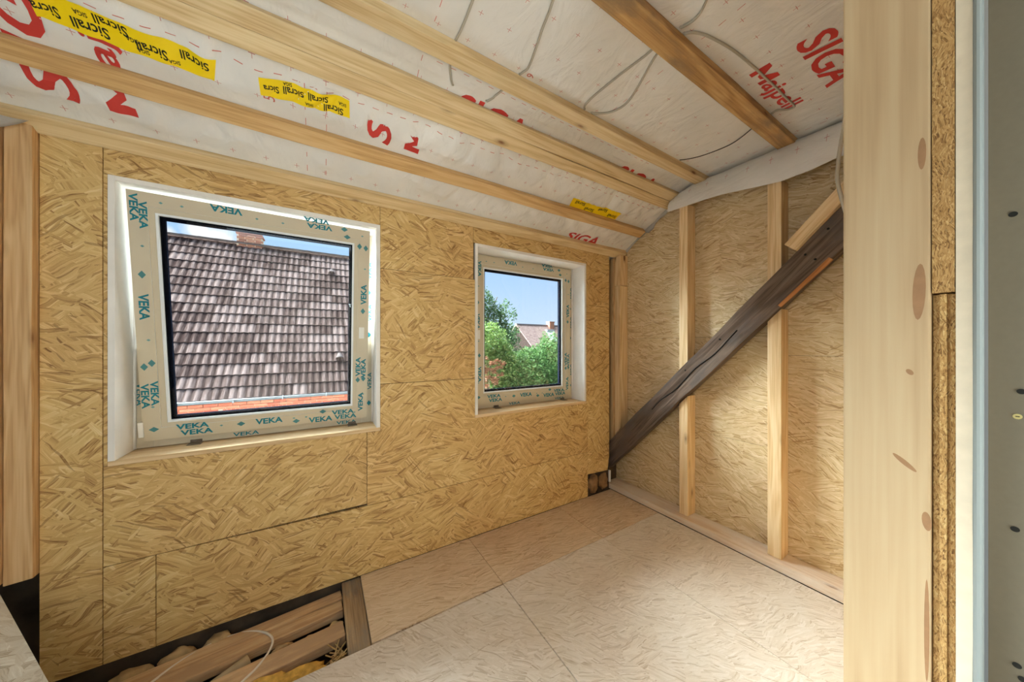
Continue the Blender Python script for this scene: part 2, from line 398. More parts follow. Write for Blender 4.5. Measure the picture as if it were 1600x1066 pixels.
def smooth_path(pts, sub=6):
    pts = [Vector(p) for p in pts]; out = []
    for i in range(len(pts) - 1):
        p0 = pts[max(i - 1, 0)]; p1 = pts[i]; p2 = pts[i + 1]; p3 = pts[min(i + 2, len(pts) - 1)]
        for k in range(sub):
            t = k / sub
            out.append(0.5 * ((2 * p1) + (p2 - p0) * t + (2 * p0 - 5 * p1 + 4 * p2 - p3) * t * t + (3 * p1 - p0 - 3 * p2 + p3) * t ** 3))
    out.append(pts[-1]); return out
def tube(name, pts, rad, mat, parent=None, n=8):
    bm = bmesh.new(); rings = []; up = Vector((0.13, 0.2, 1)).normalized()
    for i, p in enumerate(pts):
        d = (pts[min(i + 1, len(pts) - 1)] - pts[max(i - 1, 0)])
        d = d.normalized() if d.length > 1e-7 else Vector((1, 0, 0))
        s = d.cross(up); s = s.normalized() if s.length > 1e-4 else Vector((1, 0, 0)); u2 = s.cross(d)
        rings.append([bm.verts.new(p + (s * math.cos(a) + u2 * math.sin(a)) * rad) for a in (2 * math.pi * k / n for k in range(n))])
    for i in range(len(rings) - 1):
        for k in range(n): bm.faces.new((rings[i][k], rings[i][(k + 1) % n], rings[i + 1][(k + 1) % n], rings[i + 1][k]))
    bm.faces.new(rings[0]); bm.faces.new(rings[-1][::-1])
    return from_bm(name, bm, mat, parent, True)
def lump(name, c, r, mat, parent=None, amp=0.35, seed=0, sub=3, freq=1.6):
    bm = bmesh.new(); bmesh.ops.create_icosphere(bm, subdivisions=sub, radius=1.0)
    for v in bm.verts:
        k = 1 + amp * noise.noise(v.co * freq + Vector((seed * 3.7, seed * 1.3, seed))) + amp * 0.4 * noise.noise(v.co * freq * 3 + Vector((seed, 9, 4)))
        v.co = Vector((v.co.x * r[0] * k, v.co.y * r[1] * k, v.co.z * r[2] * k)) + Vector(c)
    return from_bm(name, bm, mat, parent, True)

_text_cache = {}
def text2d(s, size, shear=0.0, bold=0.0, width=None):
    """flat letters as (verts, faces); baseline at y=0, starting at x=0"""
    key = (s, size, shear, bold, width)
    if key in _text_cache: return _text_cache[key]
    cu = bpy.data.curves.new('t', 'FONT'); cu.body = s; cu.size = size; cu.shear = shear; cu.offset = bold * size; cu.resolution_u = 3
    o = bpy.data.objects.new('t', cu); COL.objects.link(o)
    me = bpy.data.meshes.new_from_object(o.evaluated_get(bpy.context.evaluated_depsgraph_get()))
    vs = [tuple(v.co[:2]) for v in me.vertices]; fs = [tuple(p.vertices) for p in me.polygons]
    bpy.data.objects.remove(o); bpy.data.curves.remove(cu); bpy.data.meshes.remove(me)
    x0 = min(v[0] for v in vs); x1 = max(v[0] for v in vs)
    k = (width / (x1 - x0)) if width else 1.0
    vs = [((v[0] - x0) * k, v[1]) for v in vs]
    _text_cache[key] = (vs, fs); return vs, fs
def join_flat(parts):
    V, Fc = [], []
    for vs, fs in parts:
        b0 = len(V); V += vs; Fc += [tuple(i + b0 for i in f) for f in fs]
    return V, Fc
def place2d(vf, org, Rv, Uv):
    vs, fs = vf; org, Rv, Uv = Vector(org), Vector(Rv).normalized(), Vector(Uv).normalized()
    return [tuple(org + Rv * v[0] + Uv * v[1]) for v in vs], fs
def film_face_only(o):
    me = o.data; me.materials.append(M_PVC)
    for p in me.polygons:
        if p.normal.y > -0.5: p.material_index = 1
def flat_mesh(name, parts, mat, parent):
    V, Fc = join_flat(parts)
    me = bpy.data.meshes.new(name); me.from_pydata(V, [], Fc); me.update()
    return link(name, me, mat, parent)

# ================================================================== THE ROOM
A, B = 1.95, 2.395            # window wall plane y, right wall plane x
SL = 0.60                     # slope of the inclined ceiling
CEIL = 2.516                  # flat membrane height
BAT_Y = [(1.95, 1.88), (1.732, 1.672), (1.4815, 1.3676), (1.252, 1.177), (0.769, 0.689), (0.27, 0.19)]
def mem0(y):
    s = 2.147 + SL * (A - y)
    d = (s - CEIL)
    return CEIL if d > 0.03 else (s if d < -0.03 else s - (d + 0.03) ** 2 / 0.12)
def mem(x, y):
    z = mem0(y)
    d = min(max(0.0, max(lo - y, y - hi)) for hi, lo in BAT_Y)
    k = min(1.0, d / 0.05)
    if y > 1.335:
        w = 0.015 * noise.noise((x * 3.2 + y * 2, y * 7.0, 1.3)) + 0.013 * noise.noise((x * 11 - y * 6, y * 9, 5.1)) + 0.018 * abs(noise.noise((x * 14 + y * 9, y * 8, 2.2))) - 0.004
        sag = 0.010
    else:
        w = 0.005 * noise.noise((x * 2.2, y * 4.0, 3.3)) + 0.0025 * noise.noise((x * 9 + y * 5, y * 7, 8.1))
        sag = 0.005
    return z - k * (sag + w)
def conform(vf, org, Rv, Uv, off=0.0018, maxlen=0.012, cut=None):
    """flat letters laid on the underside of the ceiling membrane (org, Rv, Uv in plan x, y)"""
    vs, fs = vf
    bm = bmesh.new(); bv = [bm.verts.new((v[0], v[1], 0)) for v in vs]
    for f in fs:
        try: bm.faces.new([bv[i] for i in f])
        except ValueError: pass
    bmesh.ops.triangulate(bm, faces=bm.faces[:])
    for _ in range(4):
        es = [e for e in bm.edges if e.calc_length() > maxlen]
        if not es: break
        bmesh.ops.subdivide_edges(bm, edges=es, cuts=1)
        bmesh.ops.triangulate(bm, faces=bm.faces[:])
    V = []
    bm.verts.index_update()
    if cut is not None:
        bmesh.ops.delete(bm, geom=[f for f in bm.faces if org[1] + Rv[1] * f.calc_center_median().x + Uv[1] * f.calc_center_median().y < cut], context='FACES')
        bm.verts.index_update()
    for v in bm.verts:
        x = org[0] + Rv[0] * v.co.x + Uv[0] * v.co.y; y = org[1] + Rv[1] * v.co.x + Uv[1] * v.co.y
        V.append((x, y, mem(x, y) - off))
    Fc = [tuple(v.index for v in f.verts) for f in bm.faces]; bm.free()
    return V, Fc

# ---- floor
floor = empty('floor'); struct(floor, 'dusty pale strand board floor with an open strip along the window wall')
FB = [(-1.45, 0.845, -1.7, 0.30), (-1.45, 0.845, 0.303, 1.475), (0.848, 1.625, -0.10, 1.479), (1.628, 2.236, 0.07, 1.479), (0.19, 0.847, 1.482, 1.949), (0.850, 1.625, 1.482, 1.949), (1.628, 2.236, 1.482, 1.949), (0.848, 2.236, 0.07, 0.069)]
for i, (x0, x1, y0, y1) in enumerate(FB[:-1]):
    box('floor_board', (x0, y0, -0.022), (x1, y1, -0.0012 * (i % 2)), M_STRIP if y0 > 1.45 and y1 > 1.9 else M_FLOOR, floor, 0.0012)
# ---- window wall
W1 = (-0.744, 0.293); W2 = (0.897, 1.934); WZ = (0.805, 2.0)
wf = boxes('wall_front', [((-1.45, 1.972, 0.45), (-0.93, 2.25, 2.32)), ((-0.92, 1.97, -0.3), (W1[0], 2.25, 2.32)), ((W1[1], 1.97, -0.3), (W2[0], 2.25, 2.32)), ((W2[1], 1.97, -0.3), (2.24, 2.25, 2.32)), ((2.24, 2.02, -0.3), (2.6, 2.25, 2.32)),
                           ((W1[0], 1.97, -0.3), (W1[1], 2.25, WZ[0])), ((W2[0], 1.97, -0.3), (W2[1], 2.25, WZ[0])), ((W1[0], 1.97, WZ[1]), (W1[1], 2.25, 2.32)), ((W2[0], 1.97, WZ[1]), (W2[1], 2.25, 2.32)), ((-1.45, 2.10, -0.3), (-0.92, 2.25, 0.45))], M_DARKWALL)
struct(wf, 'window wall lined with strand board panels')
g = 0.0012
def rect(x0, x1, z0, z1): return [(x0 + g, z0 + g), (x1 - g, z0 + g), (x1 - g, z1 - g), (x0 + g, z1 - g)]
panels = [rect(-0.915, -0.757, 0.0, 2.16), rect(-0.757, 0.293, 2.0, 2.16), rect(0.293, 0.885, 1.75, 2.16), rect(0.293, 0.897, 1.075, 1.75),
          rect(-0.757, 0.223, 0.397, 0.805),
          [(0.223 + g, 0.386), (1.957, 0.386), (1.957, 0.803), (0.896, 0.803), (0.896, 1.0735), (0.2945, 1.0735), (0.2945, 0.803), (0.223 + g, 0.803)],
          rect(-0.757, -0.608, 0.0, 0.397), [(-0.608 + g, 0.001), (1.957, 0.001), (1.957, 0.383), (0.223, 0.3835), (-0.608 + g, 0.3955)],
          rect(0.885, 1.934, 2.0, 2.16), [(1.934 + g, 0.804), (1.958, 0.804), (1.958, 0.19), (2.20, 0.178), (2.222, 0.30), (2.222, 2.16), (1.934 + g, 2.16)], rect(-0.757, -0.744, 0.805, 2.0)]
for i, pl in enumerate(panels):
    d = (0, .0012, .0006, .0018, .0003, .0009)[i % 6]
    prism('osb_panel', pl, 'y', A + d, 1.969, M_OSBA, wf, 0.0008)

# ---- right wall
wr = box('wall_right', (2.414, -0.05, -0.3), (2.6, 2.02, 2.62), M_DARKWALL)
struct(wr, 'right wall lined with bright strand board sheets')
for i, (y0, y1, z0, z1) in enumerate([(-0.05, 0.768, 0.0, 1.24), (-0.05, 0.768, 1.2415, 2.60), (0.769, 2.018, 0.0, 0.66), (0.769, 2.018, 0.6615, 1.36), (0.769, 2.018, 1.3615, 2.60)]):
    prism('osb_panel', [(y0, z0), (y1, z0), (y1, z1), (y0, z1)], 'x', B + 0.001 * (i % 2), 2.413, M_OSBB, wr, 0.0008)
# ---- rear parts that close the place behind the camera
struct(boxes('wall_left', [((-1.55, -1.8, -0.3), (-1.45, -0.52, 2.62)), ((-1.55, 0.82, -0.3), (-1.45, 2.25, 2.62)), ((-1.55, -0.52, -0.3), (-1.45, 0.82, 0.93)), ((-1.55, -0.52, 2.07), (-1.45, 0.82, 2.62))], M_DARKWALL), 'rough masonry side wall with an opening made for the side fill lamp, left of the view')  # opening invented to hold the side fill lamp
wb = boxes('wall_back', [((-1.45, -1.8, -0.3), (-1.05, -1.7, 2.62)), ((0.45, -1.8, -0.3), (0.85, -1.7, 2.62)), ((-1.05, -1.8, -0.3), (0.45, -1.7, 1.76)), ((-1.05, -1.8, 2.42), (0.45, -1.7, 2.62))], M_BACK)
struct(wb, 'rear wall with a high opening made for the rear fill lamp')  # opening invented to hold the rear fill lamp

# ---- partition whose cut end shows on the right
wp = box('wall_partition', (0.75, 0.064, 0), (B - 0.002, 0.146, 2.51), M_STUD)
struct(wp, 'timber framed partition seen at its cut end')
box('osb_panel', (0.690, 0.0455, 1.369), (B - 0.002, 0.063, 2.51), M_OSBEDGE, wp, 0.0006)
tg = [(0.699, 0.0455), (0.699, 0.0515), (0.692, 0.0515), (0.692, 0.0570), (0.699, 0.0570), (0.699, 0.063), (B - 0.002, 0.063), (B - 0.002, 0.0455)]
prism('osb_panel', tg, 'z', 0.0, 1.367, M_OSBEDGE, wp)
bm = bmesh.new()
pts = []
for k in range(61):
    z = 2.51 * k / 60
    pts.append((z, 0.6915 + 0.0012 * noise.noise((z * 9, 1.0, 0.0)), 0.0326 + 0.0007 * noise.noise((z * 14, 4.0, 2.0))))
prev = None
for z, xx, yy in pts:
    r4 = [bm.verts.new(c) for c in ((xx, 0.0448, z), (xx, yy, z), (B - 0.004, yy, z), (B - 0.004, 0.0448, z))]
    if prev:
        for j in range(4): bm.faces.new((prev[j], prev[(j + 1) % 4], r4[(j + 1) % 4], r4[j]))
    else: bm.faces.new(r4)
    prev = r4
bm.faces.new(prev[::-1])
from_bm('plasterboard', bm, M_GYP, wp)
prism('edge_bead', [(0.70, 0.0330), (0.6925, 0.0330), (0.6895, 0.0318), (0.688, 0.0298), (0.6885, 0.0275), (0.6905, 0.0262), (0.72, 0.0258), (0.72, 0.0330)], 'z', 0, 2.51, M_BEAD, wp)
wg = box('wall_passage', (0.80, -1.7, -0.02), (0.85, 0.0255, 2.51), M_GREY)
struct(wg, 'grey plasterboard face at the far right edge')
for (u, v, kind) in [(1583, 335, 0), (1583, 408, 2), (1590, 651, 1), (1586, 827, 0), (1589, 1040, 0), (1596, 612, 0), (1598, 1062, 0)]:
    p = onX(u, v, 0.80)
    bm = bmesh.new()
    bmesh.ops.create_cone(bm, cap_ends=True, segments=14, radius1=0.0036, radius2=0.0036, depth=0.0012, matrix=Matrix.Translation((0.7998, p.y, p.z)) @ Matrix.Rotation(R(90), 4, 'Y'))
    if kind == 2: bm.free(); continue
    o = from_bm('screw_head' if kind else 'screw_hole', bm, M_SCREW if kind else M_HOLE, wg)
    if kind:
        box('cross_slot', (0.7988, p.y - 0.0016, p.z - 0.0006), (0.7993, p.y + 0.0016, p.z + 0.0006), M_HOLE, o)

# ---- ceiling membrane
nx, ny = 330, 310
xs = [-1.46 + (2.415 + 1.46) * i / nx for i in range(nx + 1)]; ys = [-1.72 + (2.06 + 1.72) * j / ny for j in range(ny + 1)]
V = [(x, y, mem(x, y)) for y in ys for x in xs]
Fc = [(j * (nx + 1) + i, (j + 1) * (nx + 1) + i, (j + 1) * (nx + 1) + i + 1, j * (nx + 1) + i + 1) for j in range(ny) for i in range(nx)]
me = bpy.data.meshes.new('ceiling'); me.from_pydata(V, [], Fc); me.update()
for p in me.polygons: p.use_smooth = True
ceil = link('ceiling', me, M_MEM); struct(ceil, 'whitish printed vapour membrane stretched under the roof slope')
struct(boxes('roof_deck', [((-1.55, -1.8, 2.66), (2.62, 1.36, 2.74)), ((-1.55, 1.30, 2.62), (2.62, 1.5, 2.70)), ((-1.55, 1.45, 2.50), (2.62, 1.8, 2.60)), ((-1.55, 1.75, 2.34), (2.62, 2.28, 2.44)), ((2.43, -0.1, 2.5), (2.62, 2.1, 2.7))], M_DARKWALL), 'dark roof deck above the membrane')
# flap of membrane hanging over the right wall
bm = bmesh.new(); rows = []
FL = [(1.425, 2.325), (1.20, 2.313), (1.036, 2.302), (0.88, 2.275), (0.732, 2.250), (0.60, 2.252), (0.496, 2.268), (0.2, 2.25), (0.15, 2.25)]
def flz(y):
    for (ya, za), (yb, zb) in zip(FL, FL[1:]):
        if yb <= y <= ya: return za + (zb - za) * (ya - y) / (ya - yb)
    return FL[0][1]
for j in range(61):
    y = 1.425 - (1.425 - 0.15) * j / 60
    row = []
    top = min(mem(2.36, y) - 0.004, 2.52); bot = flz(y)
    for i in range(9):
        t = i / 8
        x = 2.385 - 0.115 * (1 - (1 - t) ** 2.2) + 0.006 * noise.noise((y * 5, t * 2, 0.4)) * t
        z = top + (bot - top) * t ** 1.3
        row.append(bm.verts.new((x, y, z)))
    rows.append(row)
for j in range(60):
    for i in range(8): bm.faces.new((rows[j][i], rows[j][i + 1], rows[j + 1][i + 1], rows[j + 1][i]))
from_bm('membrane_flap', bm, M_MEM, ceil, True)
# slope-side strip folded on the right wall, small flap in the left corner
bm = bmesh.new(); rows = []
for j in range(25):
    y = 1.96 - (1.96 - 1.42) * j / 24; row = []
    for i in range(5):
        t = i / 4
        row.append(bm.verts.new((2.388 - 0.004 * t, y, mem(2.38, y) - 0.001 - t * (0.030 + 0.02 * noise.noise((y * 7, 3, 1)) + (0.03 if 1.60 < y < 1.68 else 0)))))
    rows.append(row)
for j in range(24):
    for i in range(4): bm.faces.new((rows[j][i], rows[j][i + 1], rows[j + 1][i + 1], rows[j + 1][i]))
bmesh.ops.solidify(bm, geom=bm.faces[:], thickness=0.001)
from_bm('membrane_edge', bm, M_MEM, ceil, True)
bm = bmesh.new(); rows = []
for j in range(21):
    t = j / 20; row = []
    for i in range(11):
        s = i / 10
        x = -1.30 + 0.40 * s * (1 - 0.45 * t ** 2); y = 1.895 - 0.02 * math.sin(s * 5 + t) - 0.012 * t
        row.append(bm.verts.new((x, y, mem(x, 1.9) - 0.002 - t * (0.32 - 0.17 * s))))
    rows.append(row)
for j in range(20):
    for i in range(10): bm.faces.new((rows[j][i], rows[j][i + 1], rows[j + 1][i + 1], rows[j + 1][i]))
bmesh.ops.solidify(bm, geom=bm.faces[:], thickness=0.001)
from_bm('membrane_flap', bm, M_MEM, ceil, True)

# ---- printing on the membrane (red words)
def print_words(name, items, mat):
    V, Fc = join_flat([conform(*it) for it in items])
    me = bpy.data.meshes.new(name); me.from_pydata(V, [], Fc); me.update()
    return link(name, me, mat, ceil)
def siga(sz=0.150, w=0.40): return text2d('SIGA', sz, 0.18, 0.022, w)
def majp(sz=0.105, w=0.40):
    h, m, t = 0.70 * sz, 0.80 * sz, 0.19 * sz
    quads = [[(0, 0), (t, 0), (t, h), (0, h)], [(m - t, 0), (m, 0), (m, h), (m - t, h)],
             [(0, h), (t * 1.05, h), (m / 2 + t * 0.5, h * 0.22), (m / 2 - t * 0.5, h * 0.22)], [(m - t * 1.05, h), (m, h), (m / 2 + t * 0.5, h * 0.22), (m / 2 - t * 0.5, h * 0.22)]]
    a = text2d('ajpell', sz, 0.0, 0.018)
    parts = [(q, [(0, 1, 2, 3)]) for q in quads] + [([(x + m + 0.06 * sz, y) for x, y in a[0]], a[1])]
    vs, fs = join_flat(parts); k = w / max(v[0] for v in vs)
    return [(x * k + 0.06 * y, y) for x, y in vs], fs
ax = ((1, 0), (0, -1)); ay = ((0, -1), (-1, 0))
SW = 1.05
for k, (x, y) in enumerate([(1.63, 0.478), (0.545, 1.480), (1.675, 1.480), (0.545, 0.478)]):
    if y > 1:
        o = print_words('red_lettering', [(siga(), (x, y), *ax)], M_RED)
    else:
        o = print_words('red_lettering', [(siga(), (x, y), *ax)], M_RED)
        print_words('red_lettering', [(majp(), (x, y + 0.16), *ax)], M_RED)
print_words('red_lettering', [(siga(0.10, 0.345), (1.665, 1.925), *ax)], M_RED)
for x, c, lap in [(-0.762, 1.835, 1.56), (0.292, 1.675, 1.592)]:
    print_words('red_lettering', [(siga(0.150, 0.42), (x, c), *ay, 0.0018, 0.012, lap)], M_RED)
    print_words('red_lettering', [(majp(0.105, 0.42), (x + 0.145, c - 0.005), *ay, 0.0018, 0.012, lap)], M_RED)
# printed dashes along the sheet laps
def dashes(pts, n, ln, w):
    out = []
    (xa, ya), (xb, yb) = pts; L = math.hypot(xb - xa, yb - ya); d = ((xb - xa) / L, (yb - ya) / L); nn = (-d[1], d[0])
    for k in range(n):
        s = L * k / n
        out.append(([(0, 0), (ln, 0), (ln, w), (0, w)], [(0, 1, 2, 3)], (xa + d[0] * s, ya + d[1] * s), d, nn))
    return [((v, f), o_, d_, n_) for v, f, o_, d_, n_ in out]
for ln in [((-1.0, 1.545), (2.3, 1.535)), ((2.315, 1.2), (2.315, 0.2)), ((0.02, 1.95), (0.02, 1.50)), ((-0.06, 1.95), (-0.06, 1.50)), ((0.42, 1.30), (1.9, 1.30)), ((0.36, 1.45), (0.36, 0.6)), ((1.28, 1.1), (1.28, 0.1))]:
    print_words('printed_dashes', dashes(ln, int(math.hypot(ln[1][0] - ln[0][0], ln[1][1] - ln[0][1]) / 0.06), 0.026, 0.0022), M_REDP)
print_words('printed_mark', [(text2d('5', 0.055, 0, 0.0), (-0.165, 1.64), (0, -1), (-1, 0)), (text2d('9', 0.05, 0, 0.0), (0.82, 1.165), (0, -1), (-1, 0))], M_REDP)

# ---- ceiling battens
nS = Vector((0, SL, 1)).normalized()
def slope_batten(name, hi, lo, x0, x1, mat, label, cat='batten', th=0.04):
    y = (hi + lo) / 2; z = 2.10 + SL * (A - y)
    c = Vector((0, y, z)) + nS * (th / 2)
    w = (hi - lo) / Vector((0, 1, -SL)).normalized().y
    o = timber(name, (x0, c.y, c.z), (x1, c.y, c.z), (0, 1, -SL), w, th, mat, None, 0.004, 0.006, seg=14)
    return tag(o, label, cat, 'ceiling battens')
slope_batten('ceiling_batten', 1.945, 1.885, -1.02, 2.385, M_BATTEN, 'lowest batten where sloping ceiling meets the window wall')
slope_batten('ceiling_batten', 1.732, 1.672, -1.40, 2.355, M_BATTEN_Y, 'single batten crossing the slope between eave batten and doubled battens')
slope_batten('ceiling_batten', 1.4815, 1.4255, -1.40, 2.387, M_BATTEN, 'lower one of the two battens fixed side by side')
slope_batten('ceiling_batten', 1.4235, 1.3676, -1.40, 2.380, M_BATTEN, 'upper one of the two battens fixed side by side')
for (hi, lo, x1, mat, lab) in [(1.252, 1.177, 2.375, M_BATTEN, 'smooth pale batten on flat ceiling next to the doubled battens'), (0.769, 0.689, 2.383, M_ROUGH, 'rough-sawn brown batten on flat ceiling nearest the red lettering')]:
    o = timber('ceiling_batten', (-1.40, (hi + lo) / 2, 2.496), (x1, (hi + lo) / 2, 2.496), (0, 1, 0), hi - lo, 0.04, mat, None, 0.003, 0.003, cut1=-0.012, seg=10)
    tag(o, lab, 'batten', 'ceiling battens')

# ---- yellow tapes with black words
def tape(corners, label, rows):
    P = [Vector(p) for p in corners]  # bl, br, tr, tl in plan
    nU, nV = 40, 8
    V, Fc = [], []
    for j in range(nV + 1):
        for i in range(nU + 1):
            a, b_ = i / nU, j / nV
            p = (P[0] * (1 - a) + P[1] * a) * (1 - b_) + (P[3] * (1 - a) + P[2] * a) * b_
            V.append((p.x, p.y, mem(p.x, p.y) - 0.0025))
    for j in range(nV):
        for i in range(nU): Fc.append((j * (nU + 1) + i, j * (nU + 1) + i + 1, (j + 1) * (nU + 1) + i + 1, (j + 1) * (nU + 1) + i))
    me = bpy.data.meshes.new('adhesive_tape'); me.from_pydata(V, [], Fc); me.update()
    o = link('adhesive_tape', me, M_YEL); tag(o, label, 'tape', 'yellow sealing tapes')
    Rv = (P[1] - P[0]).normalized(); Uv = Vector((-Rv.y, Rv.x))   # reading to the right while looking up: mirrored in plan
    Uv = -Uv if (P[3] - P[0]).dot(Uv) < 0 else Uv
    items = []
    for s, sz, a, b_, w in rows:
        org = P[0] + (P[1] - P[0]) * a + (P[3] - P[0]) * b_
        items.append((text2d(s, sz, 0, 0.02, w), (org.x, org.y), tuple(Rv), tuple(Uv), 0.0034, 0.02))
    for it in items:
        V, Fc = conform(*it)
        me = bpy.data.meshes.new('black_lettering'); me.from_pydata(V, [], Fc); me.update()
        link('black_lettering', me, M_BLACK, o)
    return o
# corners: reading direction -x (words stand on their heads), up = +y
tape([(-0.334, 1.566), (-0.76, 1.552), (-0.765, 1.622), (-0.352, 1.630)], 'longest yellow printed sealing tape in the upper left', [('Sicrall', 0.034, 0.05, 0.18, 0.075), ('Sicrall', 0.034, 0.30, 0.45, 0.075), ('Sicrall', 0.034, 0.52, 0.10, 0.075), ('Sicrall', 0.034, 0.62, 0.56, 0.080), ('Sicra', 0.034, 0.86, 0.50, 0.055), ('SIGA', 0.015, 0.22, 0.72, 0.03), ('SIGA', 0.015, 0.40, 0.74, 0.03), ('SIGA', 0.015, 0.46, 0.40, 0.03), ('SIGA', 0.015, 0.72, 0.22, 0.03)])
tape([(0.106, 1.546), (-0.210, 1.560), (-0.210, 1.622), (0.112, 1.608)], 'yellow printed sealing tape above the large window', [('Sicrall', 0.030, 0.08, 0.62, 0.075), ('Sicrall', 0.030, 0.26, 0.20, 0.072), ('Sicrall', 0.030, 0.54, 0.26, 0.070), ('Sicra', 0.030, 0.81, 0.34, 0.050), ('SIGA', 0.014, 0.04, 0.30, 0.03), ('SIGA', 0.014, 0.44, 0.72, 0.03), ('SIGA', 0.014, 0.66, 0.05, 0.03)])
tape([(1.994, 1.628), (1.503, 1.636), (1.515, 1.70), (1.994, 1.690)], 'yellow printed sealing tape above the smaller looking window by the right wall', [('Sicrall', 0.030, 0.03, 0.55, 0.09), ('Sicrall', 0.030, 0.28, 0.15, 0.09), ('Sicrall', 0.030, 0.52, 0.55, 0.09), ('Sicrall', 0.030, 0.74, 0.15, 0.09)])

# ---- cables on the flat ceiling
def ceil_cable(name, px, rad, mat, label):
    pts = smooth_path([onZ(u, v, 2.505) for u, v in px], 7)
    for p in pts:
        inb = any(lo - 0.004 < p.y < hi + 0.004 for hi, lo in BAT_Y)
        p.z = mem(p.x, p.y) - rad if not inb else mem(p.x, p.y) + rad * 1.2
    o = tube(name, pts, rad, mat)
    return tag(o, label, 'cable', 'cables under the membrane')
ceil_cable('ceiling_cable', [(745, -15), (739, 0), (727, 32), (714, 61), (705, 82), (703, 100), (706, 125), (718, 145), (740, 156), (765, 153), (785, 142), (803, 127), (816, 115), (826, 105), (838, 75), (848, 45), (858, 20), (866, -5)], 0.0048, M_CABLE, 'grey cable looping down past the smooth flat-ceiling batten')
ceil_cable('ceiling_cable', [(1110, -20), (1103, 2), (1090, 25), (1065, 45), (1040, 62), (1018, 80), (985, 105), (940, 140), (920, 158), (913, 170), (920, 178), (945, 178), (968, 170), (985, 155), (1005, 122), (1022, 92), (1045, 68), (1070, 55), (1090, 52), (1115, 60), (1150, 82), (1190, 116), (1225, 150), (1241, 166), (1232, 171), (1215, 173), (1205, 180)], 0.0048, M_CABLE, 'grey cable crossing rough brown batten and red lettering')
ceil_cable('ceiling_wire', [(1062, 252), (1075, 250), (1100, 244), (1140, 228), (1172, 205), (1182, 196)], 0.0026, M_WIRE, 'thin dark wire between the two flat-ceiling battens')

# ---- right wall timbers
BR_T = lambda y: 0.414 + (1.992 - y) * 1.056
BR_L = lambda y: 0.165 + (2.0 - y) * 1.070
sole = timber('sole_plate', (2.318, 0.147, 0.0225), (2.318, 2.015, 0.0225), (1, 0, 0), 0.152, 0.045, M_SOLE, None, 0.003, 0.004, seg=8)
tag(sole, 'dusty timber sole plate along the foot of the right wall', 'plank')
def slanted(name, y0, y1, zlo0, zlo1, zhi0, zhi1, x0, x1, mat, parent):
    """vertical stud between y0 and y1 whose ends may be cut on the slant; local x is the grain (up)"""
    bm = bmesh.new()
    cz = (zlo0 + zhi0) / 2
    P = [(y0, zlo0), (y1, zlo1), (y1, zhi1), (y0, zhi0)]
    lo = [bm.verts.new((z - cz, y - (y0 + y1) / 2, (x0 - x1) / 2)) for y, z in P]; hi = [bm.verts.new((z - cz, y - (y0 + y1) / 2, (x1 - x0) / 2)) for y, z in P]
    bm.faces.new(lo); bm.faces.new(hi[::-1])
    for i in range(4): bm.faces.new((lo[i], lo[(i + 1) % 4], hi[(i + 1) % 4], hi[i]))
    bmesh.ops.recalc_face_normals(bm, faces=bm.faces[:])
    bmesh.ops.bevel(bm, geom=bm.edges[:], offset=0.003, segments=2, affect='EDGES', profile=0.6)
    bmesh.ops.recalc_face_normals(bm, faces=bm.faces[:])
    me = bpy.data.meshes.new(name); bm.to_mesh(me); bm.free(); me.materials.append(mat)
    o = bpy.data.objects.new(name, me); COL.objects.link(o)
    # local x -> world z, local y -> world y, local z -> world x (mirrored is fine for a box)
    o.matrix_basis = Matrix(((0, 0, -1, (x0 + x1) / 2), (0, 1, 0, (y0 + y1) / 2), (1, 0, 0, cz), (0, 0, 0, 1)))
    if parent: adopt(o, parent)
    return o
def stud(y0, y1, label, x0=2.290, up=2.50, only_up=False):
    e = empty('wall_stud', (2.34, (y0 + y1) / 2, 0.045)); tag(e, label, 'stud', 'studs on the right wall')
    slanted('lower_length', y0, y1, 0.046, 0.046, BR_L(y0) - 0.004, BR_L(y1) - 0.004, x0, B - 0.001, M_STUD, e)
    up = flz(y0) + 0.022
    if BR_T(y1) < up - 0.1:
        slanted('upper_length', y0, y1, BR_T(y0) + 0.004, BR_T(y1) + 0.004, up, up, x0, B - 0.001, M_STUD, e)
    return e
stud(1.2816, 1.3440, 'pale timber stud crossed by dark brace at mid height')
stud(0.735, 0.802, 'pale timber stud crossed by dark brace near its upper end')
stud(0.19, 0.255, 'pale timber stud hidden behind the large foreground post')
e = empty('corner_stud', (2.34, 1.93, 0.45)); tag(e, 'short jointed timber stud in the corner between window wall and right wall', 'stud')
slanted('long_length', 1.886, 1.945, 0.56, 0.48, 1.838, 1.838, 2.290, B - 0.001, M_STUD, e)
slanted('top_length', 1.886, 1.945, 1.842, 1.842, 2.115, 2.10, 2.288, B - 0.001, M_STUD, e)
slanted('side_length', 1.9465, 2.0, 0.44, 0.42, 2.10, 2.09, 2.275, B - 0.001, M_STUD_L, e)

